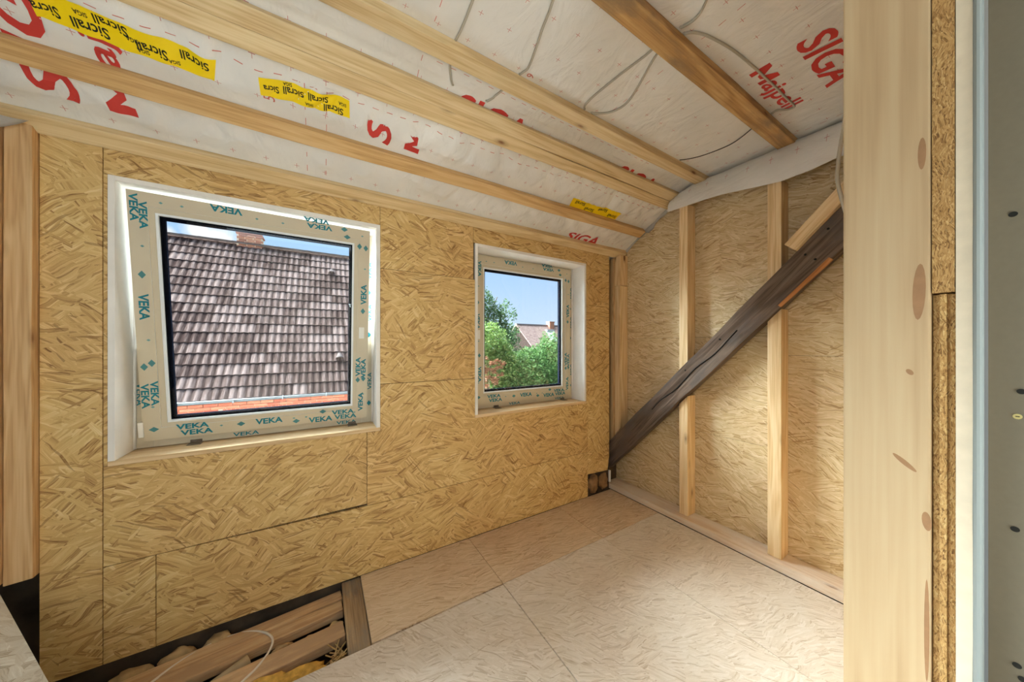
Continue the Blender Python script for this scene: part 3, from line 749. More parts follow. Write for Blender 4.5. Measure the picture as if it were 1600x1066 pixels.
# dark brace: prism with an uneven outline
pts = []
ks = [1.995 - (1.995 - 0.200) * i / 24 for i in range(25)]
for y in ks: pts.append((y, min(2.40, BR_L(y)) + 0.010 * noise.noise((y * 6, 0, 0)) + (0.012 if 1.28 < y < 1.36 else 0)))
for y in ks[::-1]: pts.append((y, min(2.42, BR_T(y)) + 0.008 * noise.noise((y * 5, 7, 0))))
dirv = Vector((0, -1, 1.063)).normalized(); perp = Vector((0, 1.063, 1)).normalized(); org = Vector((2.297, 1.05, 1.30))
bm = bmesh.new()
def brace_v(y, z, x):
    p = Vector((x, y, z)) - org
    return (p.dot(dirv), p.dot(perp), -(x - org.x))
n = len(ks)
grid = []
for i in range(n):
    yl, zl = pts[i]; yt, zt = pts[2 * n - 1 - i]
    ring = []
    for k in range(5):
        t = k / 4; y = yl + (yt - yl) * t; z = zl + (zt - zl) * t
        groove = -0.006 if (k == 2) else 0
        x = 2.258 + 0.004 * noise.noise((y * 8, z * 8, 2)) - groove * 1.0
        ring.append(bm.verts.new(brace_v(y, z, x)))
    for k in range(4, -1, -4):
        t = k / 4; y = yl + (yt - yl) * t; z = zl + (zt - zl) * t
        ring.append(bm.verts.new(brace_v(y, z, 2.336)))
    grid.append(ring)
for i in range(n - 1):
    for k in range(7): bm.faces.new((grid[i][k], grid[i][(k + 1) % 7], grid[i + 1][(k + 1) % 7], grid[i + 1][k]))
bm.faces.new(grid[0]); bm.faces.new(grid[-1][::-1])
bmesh.ops.recalc_face_normals(bm, faces=bm.faces[:])
me = bpy.data.meshes.new('diagonal_brace'); bm.to_mesh(me); bm.free(); me.materials.append(M_OLD)
brace = bpy.data.objects.new('diagonal_brace', me); COL.objects.link(brace)
M = Matrix((dirv, perp, dirv.cross(perp))).transposed().to_4x4(); M.translation = org
brace.matrix_basis = M
tag(brace, 'old dark oak brace slanting up across the right wall', 'brace')
# split heartwood edge and a long drying crack, pegs
def on_brace(y, t, x): return Vector((x, y, BR_L(y) + (BR_T(y) - BR_L(y)) * t))
timber('split_edge', on_brace(0.735, 0.04, 2.262), on_brace(0.52, 0.02, 2.262), (0, 1, 1), 0.018, 0.016, M_OLDSPLIT, brace, 0.003, 0.004, seg=5)
tube('drying_crack', [on_brace(1.55 - 0.6 * k / 14, 0.60 + 0.05 * math.sin(k) - 0.012 * k, 2.2605) for k in range(15)], 0.0035, M_HOLE, brace, 6)
for y, t in [(1.28, 0.80), (1.05, 0.7), (0.62, 0.7), (0.53, 0.78), (0.58, 0.35)]:
    p = on_brace(y, t, 2.257)
    lump('nail_head', p, (0.004, 0.006, 0.006), M_HOLE, brace, 0.2, int(y * 50), 2)

blk = timber('spacer_board', (2.252, 0.6785, 1.8465), (2.252, 0.30, 2.262), (0, 1, 1), 0.066, 0.046, M_STUD, None, 0.002)
tag(blk, 'pale board offcut lying along the top of the dark brace', 'board')
# foreground post
post = timber('door_post', (0.720, 0.1045, 0.0), (0.720, 0.1045, 2.512), (0, 1, 0), 0.082, 0.060, M_POST, None, 0.0025)
tag(post, 'large smooth pale timber post in the right foreground', 'post')
for (u0, v0, u1, v1, r_) in [(1441, 215, 1440, 265, 0.0035), (1438, 412, 1434, 500, 0.0055), (1417, 577, 1426, 586, 0.0028), (1395, 708, 1432, 738, 0.003), (1446, 800, 1450, 830, 0.004), (1448, 905, 1448, 1066, 0.0022)]:
    p0, p1 = onX(u0, v0, 0.6898), onX(u1, v1, 0.6898)
    c = (p0 + p1) / 2; L = (p1 - p0).length / 2; ang = math.atan2(p1.z - p0.z, p1.y - p0.y)
    V = [(0.68985, c.y + L * math.cos(a) * math.cos(ang) - r_ * math.sin(a) * math.sin(ang), c.z + L * math.cos(a) * math.sin(ang) + r_ * math.sin(a) * math.cos(ang)) for a in (2 * math.pi * k / 18 for k in range(18))]
    me = bpy.data.meshes.new('knot_mark'); me.from_pydata(V, [], [tuple(range(18))]); me.update()
    link('knot_mark', me, plain('knot_brown', srgb(152, 112, 76), 0.7, 0.1, 60.0) if r_ == 0.0035 else bpy.data.materials['knot_brown'], post)
hc = tube('hanging_cable', smooth_path([(1.62, 0.330, 2.512), (1.62, 0.330, 2.2), (1.62, 0.353, 1.98), (1.62, 0.351, 1.87), (1.62, 0.30, 1.62)], 6), 0.006, M_CABLE)
tag(hc, 'grey cable hanging just behind the foreground post', 'cable')

# ---- left corner post
lp = timber('corner_post', (-0.948, 1.945, 0.430), (-0.948, 1.945, 2.12), (1, 0, 0), 0.064, 0.05, M_STUD_L, None, 0.004, 0.003, cut0=0.003, seg=6)
tag(lp, 'knotty timber post left of the large window, ending above floor', 'post')
lp2 = timber('side_post', (-1.022, 1.925, 0.450), (-1.022, 1.925, 2.10), (1, 0, 0), 0.078, 0.05, M_STUD_L, None, 0.004, 0.003, cut0=-0.012, seg=6)
tag(lp2, 'second timber post cut off by the left picture edge', 'post')

# ================================================================== WINDOWS
TEAL_D = [(-0.5, 0), (0, 0.36), (0.5, 0), (0, -0.36)]
def diamond(w): return ([(p[0] * w + w / 2, p[1] * w + w * 0.36) for p in TEAL_D], [(0, 1, 2, 3)])
def make_window(name, x0, x1, tilt, label, seed):
    rnd = random.Random(seed)
    z0, z1 = WZ
    win = empty(name, ((x0 + x1) / 2, 2.05, z0)); struct(win, label)
    lt = 0.020
    yb = 2.185
    # liner boards
    box('jamb_liner', (x0, A - 0.002, z0 + lt), (x0 + lt, yb, z1), M_LINER, win, 0.0015)
    box('jamb_liner', (x1 - lt, A - 0.002, z0 + lt), (x1, yb, z1), M_LINER, win, 0.0015)
    box('head_liner', (x0 + lt, A - 0.002, z1 - lt), (x1 - lt, yb, z1), M_LINER, win, 0.0015)
    box('sill_liner', (x0, A - 0.002, z0), (x1, yb, z0 + lt), M_LINERW, win, 0.0015)
    # foam bead between liner and frame
    fx0, fx1, fz0, fz1 = x0 + lt, x1 - lt, z0 + lt + 0.004, z1 - lt
    yF = 2.105
    for (px, sx) in ((fx0, 1), (fx1, -1)):
        tube('foam_bead', [Vector((px + sx * 0.002, yF - 0.004, fz0 + (fz1 - fz0) * k / 12)) for k in range(13)], 0.006, M_LINER, win, 8)
    # fixed frame
    fw = 0.062
    fr = boxes('fixed_frame', [((fx0, yF, fz0), (fx0 + fw, yF + 0.07, fz1)), ((fx1 - fw, yF, fz0), (fx1, yF + 0.07, fz1)), ((fx0 + fw, yF, fz0), (fx1 - fw, yF + 0.07, fz0 + fw)), ((fx0 + fw, yF, fz1 - fw), (fx1 - fw, yF + 0.07, fz1))], M_FILM, win, 0.001)
    film_face_only(fr)
    lets = []
    yl = yF - 0.0006
    for zz in (fz0 + 0.30, fz0 + 0.72, fz0 + 0.98):
        lets.append(place2d(text2d('VEKA', 0.034, 0, 0.02, 0.105), (fx0 + 0.006, yl, zz), (0, 0, -1), (1, 0, 0)))
        lets.append(place2d(text2d('VEKA', 0.034, 0, 0.02, 0.105), (fx1 - 0.006, yl, zz - 0.1), (0, 0, 1), (-1, 0, 0)))
        lets.append(place2d(diamond(0.034), (fx1 - 0.010, yl, zz - 0.2), (0, 0, 1), (-1, 0, 0)))
    for xx in (fx0 + 0.34, fx0 + 0.80):
        lets.append(place2d(text2d('VEKA', 0.026, 0, 0.02, 0.105), (xx, yl, fz0 + 0.006), (1, 0, 0), (0, 0, 1)))
    flat_mesh('teal_lettering', lets, M_TEAL, fr)
    # sash, built upright about its lower edge then tilted
    sx0, sx1, sz0, sz1 = fx0 + 0.034, fx1 - 0.036, fz0 + 0.036, fz1 - 0.018
    yS = yF - 0.018; th = 0.066; rw = 0.080
    T = Matrix.Translation((0, yF, sz0)) @ Matrix.Rotation(R(tilt), 4, 'X') @ Matrix.Translation((0, -yF, -sz0))
    def tf(o):
        o.data.transform(T); return o
    def frame(nm, a0, a1, c0, c1, w, ya, yb_, mat, par, bev=0.0008):
        bm = bmesh.new()
        # mitred frame: four trapezoids pushed in depth
        O = [(a0, c0), (a1, c0), (a1, c1), (a0, c1)]; I = [(a0 + w, c0 + w), (a1 - w, c0 + w), (a1 - w, c1 - w), (a0 + w, c1 - w)]
        vs = {}
        for tag_, ring in (('o', O), ('i', I)):
            for k, (x, z) in enumerate(ring):
                for yy, d in ((ya, 'f'), (yb_, 'b')): vs[tag_, k, d] = bm.verts.new((x, yy, z))
        for k in range(4):
            j = (k + 1) % 4
            bm.faces.new((vs['o', k, 'f'], vs['o', j, 'f'], vs['i', j, 'f'], vs['i', k, 'f']))
            bm.faces.new((vs['o', k, 'b'], vs['i', k, 'b'], vs['i', j, 'b'], vs['o', j, 'b']))
            bm.faces.new((vs['o', k, 'f'], vs['o', k, 'b'], vs['o', j, 'b'], vs['o', j, 'f']))
            bm.faces.new((vs['i', k, 'f'], vs['i', j, 'f'], vs['i', j, 'b'], vs['i', k, 'b']))
        o = from_bm(nm, bm, mat, par)
        if nm == 'sash': film_face_only(o)
        return tf(o)
    sash = frame('sash', sx0, sx1, sz0, sz1, 0.058, yS, yS + th, M_FILM, win)
    frame('sash_step', sx0 + 0.058, sx1 - 0.058, sz0 + 0.058, sz1 - 0.058, 0.020, yS + 0.005, yS + th, M_FILM, sash)
    frame('glazing_bead', sx0 + 0.078, sx1 - 0.078, sz0 + 0.078, sz1 - 0.078, 0.009, yS + 0.008, yS + th, M_PVC, sash)
    frame('gasket', sx0 + 0.087, sx1 - 0.087, sz0 + 0.087, sz1 - 0.087, 0.005, yS + 0.022, yS + th - 0.005, M_GASKET, sash)
    frame('pane_spacer', sx0 + 0.089, sx1 - 0.089, sz0 + 0.089, sz1 - 0.089, 0.013, yS + 0.0285, yS + 0.045, M_SPACER, sash)
    tf(box('glass_pane', (sx0 + 0.09, yS + 0.026, sz0 + 0.09), (sx1 - 0.09, yS + 0.0275, sz1 - 0.09), M_GLASS, sash))
    # printing on the film
    ys = yS - 0.0007; L1, L2, L3 = [], [], []
    up, rt = (0, 0, 1), (1, 0, 0)
    def veka(x, z, Rv, Uv, s=0.040, w=0.115): L1.append(place2d(text2d('VEKA', s, 0, 0.034, w), (x, ys, z), Rv, Uv))
    def dia(x, z, Rv, Uv, s=0.034): L3.append(place2d(diamond(s), (x, ys, z), Rv, Uv))
    def faint(x, z): L2.append(place2d(diamond(0.014), (x, ys, z), rt, up))
    W = sx1 - sx0; H = sz1 - sz0
    dn, lf = (0, 0, -1), (-1, 0, 0)
    # bottom rail
    for a, dz in ((0.115, 0.046), (0.13, 0.012), (0.43, 0.030), (0.68, 0.006), (0.80, 0.042), (0.815, 0.010)): veka(sx0 + a * W, sz0 + dz * 0.9, rt, up, 0.034 if dz in (0.046, 0.042, 0.012, 0.010) else 0.040)
    for a, dz in ((0.02, 0.040), (0.35, 0.026), (0.60, 0.010), (0.735, 0.05)): dia(sx0 + a * W, sz0 + dz, rt, up)
    for a in (0.28, 0.60, 0.66, 0.92): faint(sx0 + a * W, sz0 + 0.035)
    # top rail, upside down
    for a, dz in ((0.40, 0.035), (0.80, 0.045), (0.785, 0.012)): veka(sx0 + a * W, sz1 - dz * 0.9 + 0.028, lf, dn, 0.040 if a == 0.40 else 0.032)
    for a, dz in ((0.88, 0.012), (0.895, 0.05)): dia(sx0 + a * W, sz1 - dz + 0.01, lf, dn)
    for a in (0.10, 0.17, 0.45, 0.56, 0.95): faint(sx0 + a * W, sz1 - 0.04)
    # left stile, reading down
    for b_, dx in ((0.99, 0.008), (0.965, 0.034), (0.61, 0.016), (0.255, 0.034), (0.245, 0.004)): veka(sx0 + dx, sz0 + b_ * H, dn, rt, 0.034 if b_ != 0.61 else 0.042)
    for b_, dx in ((0.70, 0.018), (0.345, 0.030), (0.33, 0.006)): dia(sx0 + dx, sz0 + b_ * H, dn, rt)
    for b_ in (0.88, 0.79, 0.52, 0.42, 0.14): faint(sx0 + 0.03, sz0 + b_ * H)
    # right stile, reading up
    for b_, dx in ((0.62, 0.014), (0.235, 0.040), (0.225, 0.012), (0.04, 0.024)): veka(sx1 - dx, sz0 + b_ * H, up, lf, 0.034 if b_ != 0.62 else 0.040)
    for b_, dx in ((0.90, 0.04), (0.895, 0.008), (0.57, 0.018), (0.20, 0.04), (0.205, 0.01)): dia(sx1 - dx, sz0 + b_ * H, up, lf)
    for b_ in (0.80, 0.70, 0.13): faint(sx1 - 0.03, sz0 + b_ * H)
    tf(flat_mesh('teal_lettering', L1, M_TEAL, sash)); tf(flat_mesh('faint_print', L2, M_TEALP, sash)); tf(flat_mesh('diamond_print', L3, M_TEALD, sash))
    # hinge cover, handle cut-out, packers
    tf(box('hinge_cover', (sx0 - 0.014, yS - 0.004, sz0 + 0.02), (sx0 + 0.004, yS + 0.02, sz0 + 0.09), M_FILMW, sash, 0.002))
    hx = sx1 - 0.036 if tilt else sx0 + 0.036
    tf(box('handle_socket', (hx - 0.014, yS - 0.0015, sz0 + 0.44 * H), (hx + 0.014, yS + 0.004, sz0 + 0.50 * H), M_FILMW, sash, 0.002))
    for xx in ((x0 + 0.20, x1 - 0.16) if tilt else (x0 + 0.22, x1 - 0.16)):
        box('mounting_bracket', (xx, yF - 0.045, z0 + lt), (xx + 0.05, yF + 0.03, z0 + lt + 0.0035), M_BRACKET, win, 0.001)
        box('mounting_bracket', (xx + 0.004, yF - 0.006, z0 + lt), (xx + 0.046, yF - 0.001, z0 + lt + 0.018), M_BRACKET, win, 0.001)
    return win
make_window('window_1', W1[0], W1[1], 8.0, 'large nearer window with printed film, sash tilted inward', 3)
make_window('window_2', W2[0], W2[1], 0.0, 'closed window with printed film nearer the corner', 5)

# ================================================================== FLOOR OPENING
struct(boxes('subfloor', [((-1.45, -1.7, -0.32), (2.5, 2.05, -0.27)), ((-1.45, 1.40, -0.27), (0.6, 1.46, -0.03))], M_LOAM), 'dark loam filling seen in the floor opening')
bb = timber('floor_beam', (0.143, 1.44, -0.062), (0.143, 1.968, -0.062), (1, 0, 0), 0.086, 0.10, M_GREYWOOD, None, 0.006, 0.008, seg=6)
tag(bb, 'weathered grey beam closing the right end of floor opening', 'beam')
for (y0, y1, z, lab, mt) in [(1.888, 1.950, -0.042, 'floor batten nearest window wall inside the opening', M_HOLEBAT), (1.820, 1.885, -0.050, 'middle floor batten lying tight beside its neighbour', M_HOLEBAT), (1.648, 1.735, -0.045, 'broad floor batten on the near side of the opening', M_HOLEBAT)]:
    o = timber('floor_batten', (-1.30, (y0 + y1) / 2 - 0.13, z - 0.025), (0.094, (y0 + y1) / 2, z - 0.022), (0, 1, 0), y1 - y0, 0.045, mt, None, 0.004, 0.006, seg=10)
    tag(o, lab, 'batten', 'old battens in the floor opening')
stones = [(-0.40, 1.928, -0.060, .040), (-0.53, 1.925, -0.065, .045), (-0.56, 1.705, -0.10, .035), (-0.67, 1.915, -0.075, .05), (-0.05, 1.775, -0.12, .035), (-0.15, 1.770, -0.10, .032), (0.06, 1.775, -0.09, .025), (-0.83, 1.895, -0.10, .06)]
slab = ['pale rubble stone under window wall edge, right of three others', 'rubble stone under window wall edge, second of four from right', 'rubble stone lying left of the clay pipe', 'rubble stone under window wall edge, third of four from right', 'rubble stone in the dark gap near beam', 'flat rubble stone right of the clay pipe', 'small rubble stone tight against grey beam', 'rubble stone under window wall edge, farthest left']
for i, (x, y, z, r_) in enumerate(stones):
    tag(lump('rubble_stone', (x, y, z), (r_ * 1.3, r_ * 0.8, r_ * 0.8), M_STONE, None, 0.4, i + 1), slab[i], 'stone', 'rubble stones in the floor opening')
pp = tube('clay_pipe', [Vector((-0.43, 1.685, -0.085)), Vector((-0.36, 1.72, -0.080)), Vector((-0.27, 1.765, -0.072))], 0.030, M_PIPE, None, 18)
pp.location.z = -0.012
tag(pp, 'grey-brown clay pipe end lying in the floor opening', 'pipe')
wl = lump('insulation_wool', (-0.20, 1.555, -0.085), (0.19, 0.055, 0.05), M_WOOL, None, 0.5, 12, 4, 2.5)
tag(wl, 'yellow insulation wool stuffed under near floor edge', 'insulation')
bm = bmesh.new()
for k in range(70):
    x, y = random.uniform(0.035, 0.088), random.uniform(1.49, 1.62); a = random.uniform(0, 6.28); l_ = random.uniform(0.015, 0.04); z = random.uniform(-0.12, -0.06)
    d = Vector((math.cos(a), math.sin(a), random.uniform(-0.5, 0.7))) * l_; s = Vector((-math.sin(a), math.cos(a), 0)) * 0.0025; p = Vector((x, y, z))
    q = [p - d - s, p + d - s, p + d + s, p - d + s]; up_ = Vector((0, 0, 0.003))
    lo = [bm.verts.new(c) for c in q]; hi = [bm.verts.new(c + up_) for c in q]
    bm.faces.new(lo); bm.faces.new(hi[::-1])
    for i in range(4): bm.faces.new((lo[i], lo[(i + 1) % 4], hi[(i + 1) % 4], hi[i]))
st = from_bm('straw', bm, M_STRAW); tag(st, 'loose straw and chips beside the grey beam', 'straw', None, 'stuff')
cb = tube('floor_cable', smooth_path([onZ(u, v, -0.045) for u, v in [(205, 1090), (240, 1064), (280, 1035), (330, 1007), (375, 990), (405, 987), (422, 993), (426, 1004), (418, 1022), (400, 1045), (378, 1066), (360, 1085)]], 6), 0.0048, M_WHITECAB)
tag(cb, 'white cable looping out of the floor opening', 'cable')
# rubble at the foot of the corner
for i, (x, y, z, rx, rz, lab) in enumerate([(2.02, 1.985, 0.10, .05, .08, 'crumbly brown clump under the short corner panel, left'), (2.15, 1.995, 0.09, .05, .07, 'crumbly brown clump under the short corner panel, right')]):
    tag(lump('rubble_clump', (x, y - 0.03, z), (rx, .035, rz), plain('crumbled_loam', srgb(140, 106, 72), 1.0, 0.35, 18.0, 0.8) if i == 0 else bpy.data.materials['crumbled_loam'], None, 0.3, 20 + i, 4, 2.2), lab, 'rubble', 'clumps in the corner')
sl = box('light_slit', (2.232, 1.955, 0.06), (2.246, 1.985, 0.165), M_PVC)  # white box stands in for light showing through the corner gap
sl.name = 'light_slit_strip'; tag(sl, 'narrow white strip put in for a slit of light in the corner under brace end', 'strip')
# offcut leaning in the left foreground
P1 = Vector((0, 0, EYE)) + ray(0, 933) * 1.117; P2 = Vector((0, 0, EYE)) + ray(73, 1066) * 0.95
d1 = (P2 - P1).normalized(); w1 = Vector((-0.75, -0.55, 0.02)); w1 = (w1 - d1 * w1.dot(d1)).normalized()
kf = (P1.z - 0.03) / -d1.z
o = timber('board_offcut', P1 - d1 * 0.06 + w1 * 0.19, P1 + d1 * kf + w1 * 0.19, w1, 0.38, 0.02, M_OFFCUT, None, 0.0015)
tag(o, 'pale strand board offcut leaning in the bottom left corner', 'board')

# ================================================================== OUTSIDE
M_GRASS = plain('garden_ground', srgb(64, 66, 50), 1.0, 0.3, 3.0)
M_BOUNCE = plain('pale_bounce_ground', srgb(206, 203, 196), 0.9, 0.06, 2.0)  # pale unseen ground, added to throw light up through the windows
struct(box('ground', (-60, 9.2, -3.1), (90, 120, -3.0), M_GRASS), 'dark garden ground outside')
struct(box('bounce_ground', (-14, 2.26, -3.1), (16, 9.2, -3.0), M_BOUNCE), 'unseen pale ground added below the windows to bounce light in')
def tile_mat():
    m, nt, b = newmat('concrete_roof_tile')
    v, rnd = obj_coords(nt)
    t = N(nt, 'ShaderNodeTexCoord').outputs['Object']
    n = N(nt, 'ShaderNodeTexNoise', {'Vector': N(nt, 'ShaderNodeMapping', {'Vector': v, 'Scale': (34.0, 3.0, 3.0)}).outputs[0], 'Scale': 1.0, 'Detail': 4.0, 'Roughness': 0.6})
    sx = N(nt, 'ShaderNodeSeparateXYZ', {0: t}).outputs['X']
    wv = math_n(nt, 'MULTIPLY', math_n(nt, 'COSINE', math_n(nt, 'MULTIPLY', sx, 2 * math.pi / 0.15)), -0.14)  # paler crests, darker troughs: light on the waves painted in, with some weathering
    f = math_n(nt, 'ADD', math_n(nt, 'ADD', math_n(nt, 'MULTIPLY', math_n(nt, 'SUBTRACT', rnd, 0.5), 0.42), wv), n.outputs[0])
    col = ramp(nt, f, [(0.20, srgb(60, 46, 42)), (0.40, srgb(82, 66, 60)), (0.56, srgb(104, 86, 79)), (0.76, srgb(132, 113, 105))])
    put(nt, b, col, 0.95, n.outputs[0], 0.3, 0.004)
    b.inputs['Specular IOR Level'].default_value = 0.0
    return m
M_TILE = tile_mat()
M_TILE_EDGE = plain('shade_tile_edge', srgb(64, 52, 48), 1.0, 0.2, 20.0, spec=0.0)  # dark front edges: the shadow line under each tile course, put into colour
M_RIDGE = plain('ridge_tile', srgb(140, 126, 120), 0.95, 0.15, 8.0, spec=0.0)
def brick_mat(name, cols):
    m, nt, b = newmat(name)
    v, rnd = obj_coords(nt)
    n = N(nt, 'ShaderNodeTexNoise', {'Vector': v, 'Scale': 9.0, 'Detail': 3.0})
    col = ramp(nt, math_n(nt, 'ADD', math_n(nt, 'MULTIPLY', rnd, 0.7), math_n(nt, 'MULTIPLY', n.outputs[0], 0.3)), [(0.1, cols[0]), (0.5, cols[1]), (0.9, cols[2])])
    put(nt, b, col, 0.9)
    return m
M_BRICK = brick_mat('orange_brick', [srgb(196, 100, 74), srgb(216, 120, 88), srgb(230, 142, 106)])
M_CHBRICK = brick_mat('chimney_brick', [srgb(140, 92, 74), srgb(176, 116, 92), srgb(204, 150, 118)])
M_MORTAR = plain('pale_mortar', srgb(226, 206, 180), 0.95)
house = empty('neighbour_house', (-2, 10, -3.0)); tag(house, 'neighbouring house with mauve tiled roof seen through the large window', 'house')
YE, ZE, PIT = 9.40, 0.105, R(51.0)
CRS, TW = 0.332, 0.30
NC = 17
dU = Vector((0, math.cos(PIT), math.sin(PIT))); nU_ = Vector((0, -math.sin(PIT), math.cos(PIT)))
def tile_mesh():
    bm = bmesh.new(); nxx = 14; rows = []
    for (s, lift) in ((-0.045, 0.028), (0.34, -0.004)):
        for dz in (0.0, -0.026):
            row = []
            for i in range(nxx + 1):
                x = TW * i / nxx
                wv = 0.5 + 0.5 * math.cos(2 * math.pi * (x / (TW / 2) - 0.5)); wv = wv ** 0.8
                p = Vector((x - TW / 2, 0, 0)) + dU * s + nU_ * (lift + dz + 0.019 * wv)
                row.append(bm.verts.new(p))
            rows.append(row)
    f0, f1, b0, b1 = rows
    for i in range(nxx):
        bm.faces.new((f0[i], f0[i + 1], b0[i + 1], b0[i])); bm.faces.new((f0[i], f1[i], f1[i + 1], f0[i + 1])); bm.faces.new((f1[i], b1[i], b1[i + 1], f1[i + 1]))
    for i in (0, nxx): bm.faces.new((f0[i], b0[i], b1[i], f1[i]))
    bmesh.ops.recalc_face_normals(bm, faces=bm.faces[:])
    me = bpy.data.meshes.new('roof_tile'); bm.to_mesh(me); bm.free()
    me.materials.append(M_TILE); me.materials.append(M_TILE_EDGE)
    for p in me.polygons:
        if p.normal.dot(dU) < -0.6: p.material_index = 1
    return me
TM = tile_mesh()
X0 = -6.6; NX = 31
rest = bmesh.new()
for j in range(NC):
    y = YE + CRS * j * math.cos(PIT); z = ZE + CRS * j * math.sin(PIT)
    r = y / 8.2
    lo_, hi_ = -0.335 * y - 0.2, 0.085 * y + 0.15
    for i in range(NX):
        x = X0 + TW * (i + 0.5)
        dz = 0.004 * noise.noise((i * 1.7, j * 2.3, 0.5))
        if lo_ < x < hi_:
            o = bpy.data.objects.new('roof_tile', TM); COL.objects.link(o); o.location = (x, y, z + dz); adopt(o, house)
        else:
            t0 = len(rest.verts)
            tmp = bmesh.new(); tmp.from_mesh(TM); tmp.transform(Matrix.Translation((x, y, z + dz)))
            m2 = bpy.data.meshes.new('x'); tmp.to_mesh(m2); tmp.free(); rest.from_mesh(m2); bpy.data.meshes.remove(m2)
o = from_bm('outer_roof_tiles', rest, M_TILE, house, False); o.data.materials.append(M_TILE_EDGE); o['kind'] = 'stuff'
YR = YE + CRS * NC * math.cos(PIT); ZR = ZE + CRS * NC * math.sin(PIT)
for i in range(22):
    x = X0 + 0.385 * (i + 0.5)
    bm = bmesh.new(); rr = []
    for s in (0, 1):
        rad = 0.115 if s else 0.125
        ring = []
        for k in range(9):
            a = math.pi * k / 8
            ring.append(bm.verts.new((x + (s - 0.5) * 0.42, YR + rad * math.cos(a), ZR + 0.01 + 0.09 * math.sin(a) + (0.006 if s == 0 else 0))))
        rr.append(ring)
    for k in range(8): bm.faces.new((rr[0][k], rr[0][k + 1], rr[1][k + 1], rr[1][k]))
    bmesh.ops.solidify(bm, geom=bm.faces[:], thickness=0.012)
    from_bm('ridge_tile', bm, M_RIDGE, house, True)
prism('roof_body', [(YE + 0.05, ZE - 0.06), (YR, ZR - 0.06), (2 * YR - YE, ZE - 0.06)], 'x', X0 + 0.05, X0 + TW * NX - 0.05, M_DARKWALL, house)
# gutter
bm = bmesh.new(); rr = []
for x in (X0 - 0.05, X0 + TW * NX + 0.05):
    rr.append([bm.verts.new((x, YE - 0.085 - 0.06 * math.cos(math.pi * k / 10), ZE - 0.025 - 0.06 * math.sin(math.pi * k / 10))) for k in range(11)])
for k in range(10): bm.faces.new((rr[0][k], rr[0][k + 1], rr[1][k + 1], rr[1][k]))
bmesh.ops.solidify(bm, geom=bm.faces[:], thickness=0.004)
from_bm('gutter', bm, M_METAL, house, True)
tube('gutter_rim', [Vector((X0 - 0.05, YE - 0.148, ZE - 0.022)), Vector((X0 + TW * NX + 0.05, YE - 0.148, ZE - 0.022))], 0.011, M_METAL, house, 8)
for k in range(9): box('gutter_bracket', (X0 + 0.4 + 0.9 * k, YE - 0.16, ZE - 0.095), (X0 + 0.425 + 0.9 * k, YE - 0.0, ZE - 0.012), M_METAL, house)
# brick wall under the eaves
YW = YE + 0.02
hw = box('house_wall', (X0 + 0.1, YW + 0.012, -3.0), (X0 + TW * NX - 0.1, YW + 0.3, ZE - 0.03), M_MORTAR, house)
BM_ = bpy.data.meshes.new('brick'); bm = bmesh.new(); bm_box(bm, (-0.118, -0.012, -0.031), (0.118, 0.012, 0.031), 0.003); bm.to_mesh(BM_); bm.free(); BM_.materials.append(M_BRICK)
BS_ = bpy.data.meshes.new('soldier_brick'); bm = bmesh.new(); bm_box(bm, (-0.031, -0.012, -0.118), (0.031, 0.012, 0.118), 0.003); bm.to_mesh(BS_); bm.free(); BS_.materials.append(M_BRICK)
ztop = ZE - 0.135
for r_ in range(9):
    zc = ztop - 0.072 * r_; proud = 0.03 if r_ < 2 else 0.0
    for k in range(-15, 9):
        x = -0.6 + 0.248 * k + (0.124 if r_ % 2 else 0)
        if 2 <= r_ <= 4 and -1.93 < x < -0.62: continue
        if not (-3.7 < x < 1.4): continue
        o = bpy.data.objects.new('brick', BM_); COL.objects.link(o); o.location = (x, YW - proud, zc); adopt(o, hw)
for k in range(17):
    o = bpy.data.objects.new('brick', BS_); COL.objects.link(o); o.location = (-1.86 + 0.073 * k, YW, ztop - 0.072 * 2 - 0.088); adopt(o, hw)
# chimney
ch = box('chimney', (-2.27, YR - 0.05, ZR - 0.5), (-1.65, YR + 0.45, ZR + 0.32), M_MORTAR, house)
for r_ in range(6):
    z = ZR - 0.06 + 0.072 * r_; gx = 0.02 if r_ == 5 else 0.0
    for k in range(3):
        x = -2.27 + 0.10 + 0.205 * k + (0.05 if r_ % 2 else 0)
        bx = box('brick', (x - 0.094, YR - 0.068 - gx, z - 0.031), (x + 0.094, YR - 0.04, z + 0.031), M_CHBRICK, ch, 0.004)
box('chimney_cap', (-2.29, YR - 0.09, ZR + 0.345), (-1.62, YR + 0.47, ZR + 0.385), M_CHBRICK, ch, 0.006)
# vent tiles
for (u, v, j) in [(518, 422, 14), (530.5, 582, 3)]:
    y = YE + CRS * (j + 0.4) * math.cos(PIT); p = onY(u, v, y)
    c = Vector((p.x, y, ZE + CRS * (j + 0.4) * math.sin(PIT))) + nU_ * 0.05
    bm = bmesh.new(); rr = []
    for s in range(5):
        w = 0.03 + 0.085 * s / 4; h_ = 0.02 + 0.085 * s / 4
        rr.append([bm.verts.new(c + dU * (0.13 - 0.26 * s / 4) + Vector((w * math.cos(math.pi * k / 8), 0, 0)) + nU_ * (h_ * math.sin(math.pi * k / 8) - 0.01)) for k in range(9)])
    for s in range(4):
        for k in range(8): bm.faces.new((rr[s][k], rr[s][k + 1], rr[s + 1][k + 1], rr[s + 1][k]))
    bmesh.ops.solidify(bm, geom=bm.faces[:], thickness=0.012)
    from_bm('vent_tile', bm, M_RIDGE, house, True)

